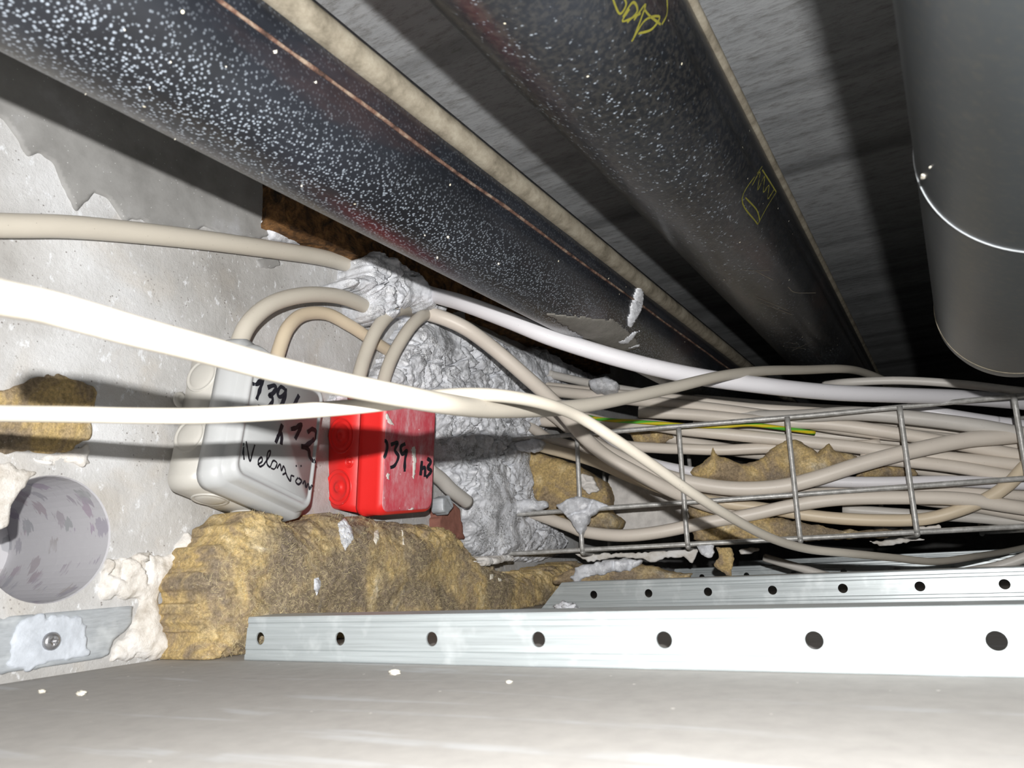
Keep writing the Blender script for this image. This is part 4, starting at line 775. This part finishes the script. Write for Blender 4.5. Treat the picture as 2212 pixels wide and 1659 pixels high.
# ================================================================== WIRE TRAY
root = empty('wire_cable_tray', Vector(TO + TD * 0.4), 'grey welded wire cable tray full of cables, entering the mortar', 'cable tray')
def T3(s, back, z): return Vector(TO + TD * s - TN * back + np.array([0, 0, z]))
Lx = 1.05; wr = 0.0029
zt, zm, zb = 0.1445, 0.0545, 0.0068
for nm, z, sag in (('top_wire', zt, 0.006), ('side_wire', zm, 0.002), ('bottom_wire', zb, -0.0005)):
    for back in (0.0, 0.19):
        tube(nm, [T3(-0.05 + (Lx + 0.05) * k / 30, back, z + (0.006 if nm == 'top_wire' else 0) * (1 - k / 12.0) * (k < 12) - 0.003 * (k / 30) * (nm != 'side_wire')) for k in range(31)], wr, WIRE, root, 2, 12, 0.06)
for back in (0.05, 0.10, 0.145):
    tube('bottom_wire', [T3(-0.05, back, zb), T3(Lx, back, zb - 0.003)], wr * 0.9, WIRE, root, 2, 8)
su = []
for (u, v) in [(1250, 1060), (1473, 1048), (1711, 1035), (1957, 1015), (2208, 1000)]:
    p = traypl(0).hit(u, v); su.append(float((p - TO).dot(TD)))
su += [su[-1] + 0.126 * k for k in (1, 2, 3, 4)]
for s in su:
    if s > Lx: break
    e = 0.0042; P = [T3(s + 0.0035, -e, zt - 0.001), T3(s + 0.001, -e, zm), T3(s, -e, zb + 0.006), T3(s, -e + 0.002, zb - 0.001), T3(s, 0.006, zb - 0.0048), T3(s, 0.10, zb - 0.005), T3(s, 0.186, zb - 0.004), T3(s, 0.195, zb + 0.006), T3(s, 0.195, zt)]
    tube('cross_wire', [P[0], P[0].lerp(P[1], .5), P[1], P[2], P[3], P[4], P[5], P[6], P[7], P[8]], wr * 1.02, WIRE, root, 4, 12, 0.04)

def tl(name, off, L, m, label, cat, bulge=0.008, style='mortar', seed=0, back=0.008, amp=0.003, edge=0.01, cell=0.0013, jag=0.002, grp=None, **k):
    o = lump(name, traypl(off), L, bulge, m, cell=cell, edge=edge, back=back, amp=amp, jag=jag, style=style, seed=seed, **k)
    if o: tag(o, label, cat, grp)
    return o
tl('mortar_clump', -0.004, [(1202, 1092), (1225, 1078), (1250, 1070), (1300, 1082), (1318, 1092), (1290, 1104), (1275, 1118), (1264, 1150), (1256, 1160), (1246, 1150), (1235, 1130), (1215, 1108)], MORT, 'mortar clump hanging on the first tray upright like a wedge', 'mortar', seed=31, back=0.012)
tl('mortar_clump', -0.002, [(1010, 1088), (1040, 1080), (1080, 1084), (1130, 1078), (1180, 1082), (1185, 1096), (1140, 1108), (1100, 1112), (1060, 1108), (1020, 1112)], MORT, 'mortar crust along the middle tray wire left of the first upright', 'mortar', seed=33, back=0.012)
tl('mortar_clump', 0.06, [(1270, 822), (1310, 812), (1335, 828), (1330, 846), (1300, 852), (1275, 842)], MORT, 'round pale mortar lump on top of the cable bundle', 'mortar', seed=35, bulge=0.014, back=0.015)
tl('mortar_clump', 0.0, [(1110, 960), (1150, 945), (1178, 952), (1172, 970), (1150, 978), (1120, 975)], MORT, 'ragged mortar scrap below the top tray wire at its left end', 'mortar', seed=36)
tl('mortar_clump', 0.0, [(1505, 1180), (1540, 1172), (1545, 1195), (1530, 1208), (1515, 1200)], MORT, 'tiny mortar rag on the bottom tray wire beside the hanging wool', 'mortar', seed=37, bulge=0.004)
tl('plaster_scrap', 0.05, [(1252, 1020), (1280, 1028), (1295, 1060), (1270, 1068), (1255, 1050)], PAPER, 'white scrap seen through the tray beside the first upright', 'plaster', seed=38, bulge=0.004)
WG = 'mineral wool tufts in the cable tray'
tl('mineral_wool', 0.085, [(1140, 960), (1170, 978), (1240, 1000), (1310, 1040), (1322, 1070), (1318, 1100), (1345, 1125), (1340, 1145), (1280, 1150), (1230, 1130), (1170, 1100), (1130, 1040)], WOOL, 'brown wool tuft at the left end of the tray by the mortar', 'mineral wool', 0.02, 'wool', 41, 0.03, 0.006, grp=WG)
tl('mineral_wool', 0.03, [(1488, 1020), (1520, 995), (1535, 985), (1540, 962), (1552, 985), (1600, 1000), (1640, 995), (1660, 970), (1690, 955), (1715, 948), (1745, 962), (1765, 978), (1790, 955), (1800, 972), (1850, 985), (1860, 1000), (1780, 1035), (1700, 1050), (1600, 1050), (1510, 1040)], WOOL, 'spiky brown wool tuft in the tray centre between cables', 'mineral wool', 0.012, 'wool', 43, 0.02, 0.006, grp=WG)
tl('mineral_wool', 0.025, [(1490, 1135), (1560, 1125), (1640, 1115), (1700, 1120), (1820, 1145), (1950, 1142), (1955, 1158), (1700, 1172), (1560, 1172), (1500, 1168)], WOOL, 'flat wool lying along the tray floor below the cables', 'mineral wool', 0.012, 'wool', 45, 0.06, 0.006, grp=WG)
tl('mineral_wool', 0.09, [(1355, 925), (1440, 925), (1460, 945), (1420, 962), (1370, 962)], WOOL, 'small wool bit under the earth wire', 'mineral wool', 0.008, 'wool', 47, 0.01, 0.003, grp=WG)
tl('mineral_wool', 0.06, [(1485, 1085), (1530, 1082), (1620, 1100), (1650, 1120), (1560, 1135), (1490, 1130)], WOOL, 'wool patch right of the second tray upright, lower row', 'mineral wool', 0.01, 'wool', 49, 0.02, 0.004, grp=WG)
tl('mineral_wool', 0.06, [(1850, 1005), (1900, 1000), (1975, 1012), (1985, 1028), (1900, 1035), (1850, 1030)], WOOL, 'wool bit behind the fourth tray upright', 'mineral wool', 0.008, 'wool', 50, 0.01, 0.003, grp=WG)
tl('mineral_wool', -0.004, [(1546, 1180), (1580, 1180), (1588, 1200), (1582, 1248), (1570, 1246), (1545, 1228), (1540, 1222), (1550, 1205)], WOOL, 'narrow wool strip hanging below the tray', 'mineral wool', 0.005, 'wool', 51, 0.008, 0.003, grp=WG)
tl('white_card', 0.14, [(1315, 1025), (1440, 1015), (1490, 1030), (1495, 1150), (1340, 1160), (1330, 1110), (1310, 1070)], PAPER, 'white card showing behind the cables between the first two uprights', 'card', 0.002, 'skim', 53, 0.003, 0.001, edge=0.003)
tl('torn_card', 0.05, [(1240, 1196), (1385, 1192), (1480, 1186), (1512, 1186), (1505, 1205), (1495, 1222), (1478, 1205), (1440, 1206), (1405, 1216), (1388, 1208), (1330, 1205), (1270, 1215)], WHITE, 'torn white strip hanging under the tray left of the wool strip', 'card', 0.003, 'skim', 55, 0.004, 0.0015, edge=0.003)
tl('torn_card', 0.05, [(1590, 1185), (1645, 1180), (1640, 1192), (1600, 1200)], WHITE, 'small torn white bit under the tray right of the wool strip', 'card', 0.003, 'skim', 57, 0.004, 0.001, edge=0.003)
tl('torn_card', 0.06, [(1870, 1168), (1960, 1162), (2000, 1166), (1930, 1178), (1900, 1182)], WHITE, 'torn white scrap under the tray near the fourth upright', 'card', 0.003, 'skim', 58, 0.004, 0.001, edge=0.003)
tl('torn_card', 0.02, [(1975, 1138), (2030, 1132), (2035, 1144), (1980, 1148)], WHITE, 'white scrap on the tray floor right of the fourth upright', 'card', 0.003, 'skim', 59, 0.004, 0.001, edge=0.003)
for o in bpy.data.objects:
    if '_rot' in o: del o['_rot']
